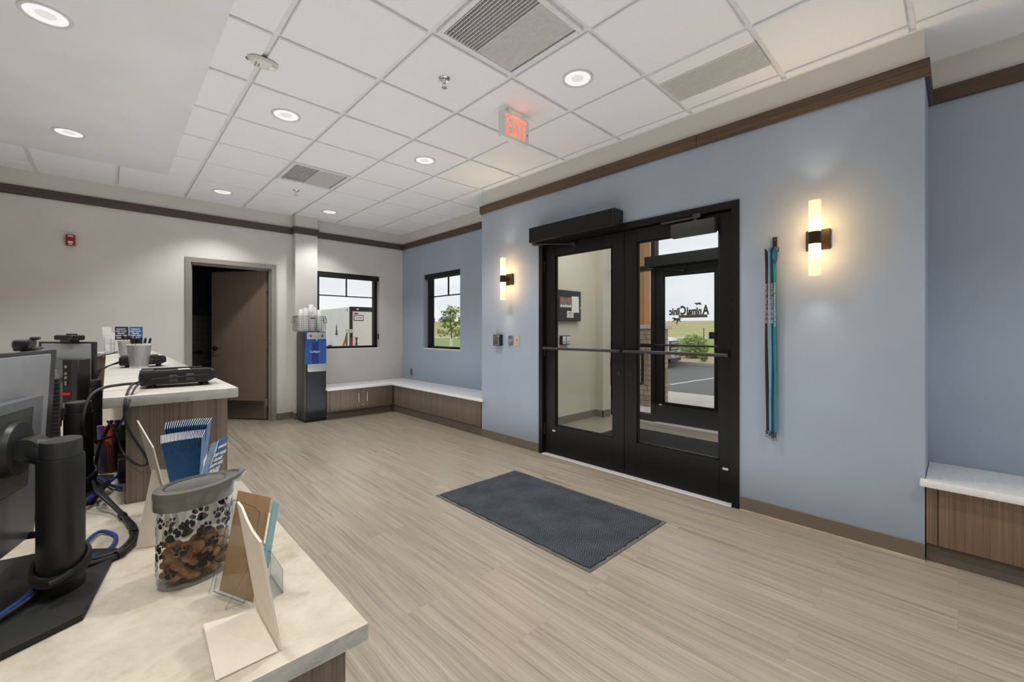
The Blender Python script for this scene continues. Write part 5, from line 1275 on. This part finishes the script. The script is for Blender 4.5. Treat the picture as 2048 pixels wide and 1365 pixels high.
# ---- leafy things
def leaves(mb, n, fn, size, rr):
    for _ in range(n):
        c = Vector(fn()); a = Vector((rr.gauss(0, 1), rr.gauss(0, 1), rr.gauss(0, 1))).normalized(); b_ = a.orthogonal().normalized(); s = size * rr.uniform(.6, 1.3)
        mb.bm.faces.new([mb.bm.verts.new(c + v) for v in (a * s, b_ * s * .5, -a * s, -b_ * s * .5)])
def shrub(label, x, y, z, rx, rz, n, mat, size=.07, group=None, name='shrub', cat='shrub'):
    rr = random.Random(int(x * 100 + y)); t = thing(name, label, cat, (x, y, z), group=group)
    def fn():
        while True:
            p = (rr.uniform(-1, 1), rr.uniform(-1, 1), rr.uniform(0, 1))
            if p[0] ** 2 + p[1] ** 2 + (p[2] * 2 - .9) ** 2 < 1.05: return (p[0] * rx, p[1] * rx, p[2] * rz)
    m = MB(); leaves(m, n, fn, size, rr); m.obj('foliage', mat, t, flat=True)
    m = MB()
    for k in range(6): a = k * 1.05; m.tube([(0, 0, 0), (.35 * rx * math.cos(a), .35 * rx * math.sin(a), rz * .4), (.6 * rx * math.cos(a), .6 * rx * math.sin(a), rz * .75)], .012, 5, smooth=3)
    m.obj('stem', 'bark', t)
shrub('round light green shrub in the bed beyond the parking lot', 19.0, 8.15, .03, .62, 1.12, 1500, 'leaf2', .07)
shrub('small grass clump at the edge of the planting bed', 17.2, 6.98, .03, .16, .36, 160, 'leaf2', .07, name='ornamental_grass', cat='grass clump')
t = thing('marker_stake', 'thin dark stake beside the round shrub', 'stake', (20.2, 8.2, .03)); m = MB(); m.cyl((0, 0, 0), (0, 0, 1.32), .018, n=8); m.obj('rod', 'charcoal', t); m = MB(); m.lathe([(0, 1.30), (.02, 1.31), (.02, 1.34), (0, 1.36)], n=10); m.obj('cap', 'charcoal', t)
def sapling(label, x, y, z, h, sp, n, seed):
    rr = random.Random(seed); t = thing('young_tree', label, 'tree', (x, y, z), group='young trees outside the small window')
    m = MB(); m.tube([(0, 0, 0), (.02, 0, h * .4), (-.03, .02, h * .75), (0, 0, h * .96)], .03, 8, smooth=4); br = []
    for k in range(11):
        zz = h * (.42 + .5 * k / 11); a = k * 2.4; e = sp * (1.05 - .55 * k / 11); p = Vector((e * math.cos(a), e * math.sin(a), zz + .22 * sp)); br.append((Vector((0, 0, zz)), p)); m.tube([(0, 0, zz), p * .5 + Vector((0, 0, zz * .5 + .02)), p], .010, 5)
    m.obj('trunk', 'bark', t)
    def fn():
        a, b_ = rr.choice(br); f = rr.uniform(.3, 1.12); return a.lerp(b_, f) + Vector((rr.gauss(0, .09), rr.gauss(0, .09), rr.gauss(0, .08)))
    m = MB(); leaves(m, n, fn, .075, rr); leaves(m, n // 8, lambda: (rr.gauss(0, .1), rr.gauss(0, .1), h * rr.uniform(.85, 1.02)), .075, rr); m.obj('crown', 'leaf', t, flat=True)
    m = MB(); m.cyl((0.0, 0, 0), (.0, 0, 1.0), .075, n=16); m.obj('trunk_guard', 'white_pl', t)
sapling('young tree with a white trunk guard outside the small window', 11.78, 16.55, -.1, 2.5, .62, 800, 5)
sapling('young tree partly hidden by the small window jamb', 13.3, 16.0, -.1, 2.15, .65, 700, 8)
for k, (ang_, r, rx, rz) in enumerate(((62.5, 180, 2.6, 2.6), (60, 186, 3.2, 2.2), (57.6, 178, 3.0, 2.8), (55.2, 182, 3.4, 3.2), (52.6, 176, 3.2, 3.8), (50.2, 170, 3.2, 4.2))):
    x, y = r * math.cos(R(ang_)), r * math.sin(R(ang_))
    shrub('distant dark green trees on the field skyline, %s from the near jamb' % ('sixth', 'fifth', 'fourth', 'third', 'second', 'first')[k], x, y, hgt(x, y) - .6, rx, rz, 420, 'leaf3', .5, 'trees on the field skyline', 'distant_tree', 'tree')
# ---- cargo trailer outside the far window
t = thing('cargo_trailer', 'white cargo trailer parked outside the far window', 'trailer', (7.7, 18.4, GZ))
m = MB(); m.box(0, 2.3, .03, 4.6, .45, 2.40, .02, 1)
m.prism([(4.6, .45), (4.6, 2.40), (5.0, 2.34), (5.35, 2.2), (5.5, 1.9), (5.5, .45)], 0, 2.3, 'yz'); m.obj('body', 'trailer', t)
m = MB(); m.box(-.01, .12, -.01, .05, .4, 2.42, .01, 1); m.box(.12, 2.31, -.01, .05, 2.22, 2.42, .01, 1); m.box(2.2, 2.31, -.01, .05, .4, 2.3); m.box(0, 2.3, -.01, .05, .4, .52); m.obj('rear_frame', 'black', t)
m = MB(); m.box(.125, 2.19, .0, .04, .52, 2.21, .006, 1); dr = m.obj('rear_door', 'trailer2', t)
m = MB(); m.box(.25, .33, -.02, .0, .7, .82); m.box(.27, .31, -.03, .0, .82, .98); m.box(.24, .34, -.02, .0, .98, 1.06); m.obj('door_latch', 'charcoal', dr)
m = MB(); m.box(.17, .62, -.012, .0, 1.80, 2.05, .02, 2); m.mi = 1; m.box(.20, .59, -.016, -.012, 1.835, 2.02); m.mi = 2; m.text('TJ5A4856', .10, FACE_D((.395, -.0165, 1.93)), .001, bold=.001, sx=.85); m.obj('number_plate', ['black', 'white_pl', 'ink'], dr)
m = MB(); m.box(.18, .36, -.02, .0, 2.09, 2.15); m.obj('tail_reflector', 'red', dr)
m = MB(); m.box(.3, .38, -.03, -.01, 2.28, 2.34); m.obj('clearance_light', 'white_pl', t)
m = MB(); m.box(-.005, .11, -.03, -.01, .55, 1.05); m.obj('tail_light', 'red', t)
m = MB(); F = frame((-.003, 1.5, 1.38), (0, -1, 0), (0, 0, 1))
m.X = F; m.poly([(-.02, -.3, 0), (.02, -.3, 0), (.02, -.22, 0), (.15, -.22, 0), (.08, -.08, 0), (.11, -.08, 0), (.05, .08, 0), (.07, .08, 0), (0, .34, 0), (-.07, .08, 0), (-.05, .08, 0), (-.11, -.08, 0), (-.08, -.08, 0), (-.15, -.22, 0), (-.02, -.22, 0)]); m.X = Matrix.Identity(4)
m.text('197', .15, frame((-.003, .3, 2.26), (0, -1, 0), (0, 0, 1)), .001); m.obj('printed_emblem', 'ink', t)
m = MB()
for y in (1.0, 2.2, 3.4): m.box(-.004, 0, y - .008, y + .008, .46, 2.38)
m.obj('panel_seam', 'offwhite', t)
for y in (2.2, 3.05):
    for x in (.0, 2.3):
        m = MB(); m.cyl((x - .09, y, .34), (x + .09, y, .34), .34, n=24); m.obj('wheel', 'tyre', t)
t = thing('jack_stand', 'pale upright pole with a bracket by the trailer corner', 'pole', (7.5, 18.1, GZ))
m = MB(); m.cyl((0, 0, 0), (0, 0, 1.3), .05, n=14); m.obj('pole', 'offwhite', t)
m = MB(); m.box(-.09, -.05, -.03, .03, 0, 1.25); m.obj('side_rail', 'green', t)
m = MB(); m.box(-.1, .2, -.05, .05, 1.26, 1.42, .01, 1); m.obj('bracket', 'curb', t)
t = thing('hazard_pole', 'orange and black pole leaning against the trailer side', 'pole', (7.18, 18.2, GZ))
m = MB(); m.cyl((-.1, 0, 0), (.27, 0, 1.05), .05, n=12); m.obj('orange_shaft', 'orange', t)
m = MB(); m.cyl((.27, 0, 1.05), (.36, 0, 1.33), .05, n=12); m.obj('black_tip', 'black', t)
# unseen fill lamps added near the floor, aimed up to brighten the ceiling
def up(x, y, z, sx, sy, e, col=(.97, .985, 1)):
    o = lamp('ceiling_fill_light', 'AREA', (x, y, z), e, col, shape='RECTANGLE', size=sx, size_y=sy); o.rotation_euler = (PI, 0, 0); return o
up(1.6, 3.2, .12, 2.4, 5.6, 40); up(-1.8, 1.5, .12, 2.4, 6, 23); up(1.6, -1.8, .12, 2.6, 3, 18)
# unseen area lamp added to brighten the vestibule
l = lamp('vestibule_fill_light', 'AREA', (4.3, 2.0, 2.93), 34, (1, .985, .95), shape='RECTANGLE', size=1.2, size_y=2.4)
# ================================================================== CAMERA, SKY AND LAMPS
cam = bpy.data.cameras.new('camera'); co = bpy.data.objects.new('camera', cam); COL.objects.link(co)
co.location = (0, 0, 1.2474); co.rotation_euler = (PI / 2, 0, -.7609)
cam.sensor_width = 36; cam.lens = 849.43 * 36 / 2048; cam.shift_y = (662.33 - 682.5) / 2048; cam.clip_start = .02; cam.clip_end = 1000
SC.camera = co
w = bpy.data.worlds.new('overcast_sky'); SC.world = w; w.use_nodes = True
nt = w.node_tree; bg = nt.nodes['Background']
tc = nt.nodes.new('ShaderNodeTexCoord'); mp = nt.nodes.new('ShaderNodeMapping'); mp.inputs['Scale'].default_value = (1.5, 1.5, 6)
nz = nt.nodes.new('ShaderNodeTexNoise'); nz.inputs['Scale'].default_value = 2.2; nz.inputs['Detail'].default_value = 7; nz.inputs['Roughness'].default_value = .55
cr = nt.nodes.new('ShaderNodeValToRGB'); cr.color_ramp.elements[0].position = .35; cr.color_ramp.elements[0].color = rgb(230, 233, 238); cr.color_ramp.elements[1].position = .62; cr.color_ramp.elements[1].color = rgb(246, 246, 246)
nt.links.new(tc.outputs['Generated'], mp.inputs['Vector']); nt.links.new(mp.outputs[0], nz.inputs['Vector']); nt.links.new(nz.outputs['Fac'], cr.inputs['Fac']); nt.links.new(cr.outputs['Color'], bg.inputs['Color'])
bg.inputs['Strength'].default_value = 1.05
SC.view_settings.view_transform = 'Standard'; SC.view_settings.look = 'None'; SC.view_settings.exposure = 0; SC.view_settings.gamma = 1
SC.cycles.max_bounces = 8; SC.cycles.diffuse_bounces = 5; SC.cycles.glossy_bounces = 3; SC.cycles.adaptive_threshold = .02; SC.cycles.transparent_max_bounces = 24; SC.cycles.sample_clamp_indirect = 4; SC.cycles.caustics_reflective = False; SC.cycles.caustics_refractive = False
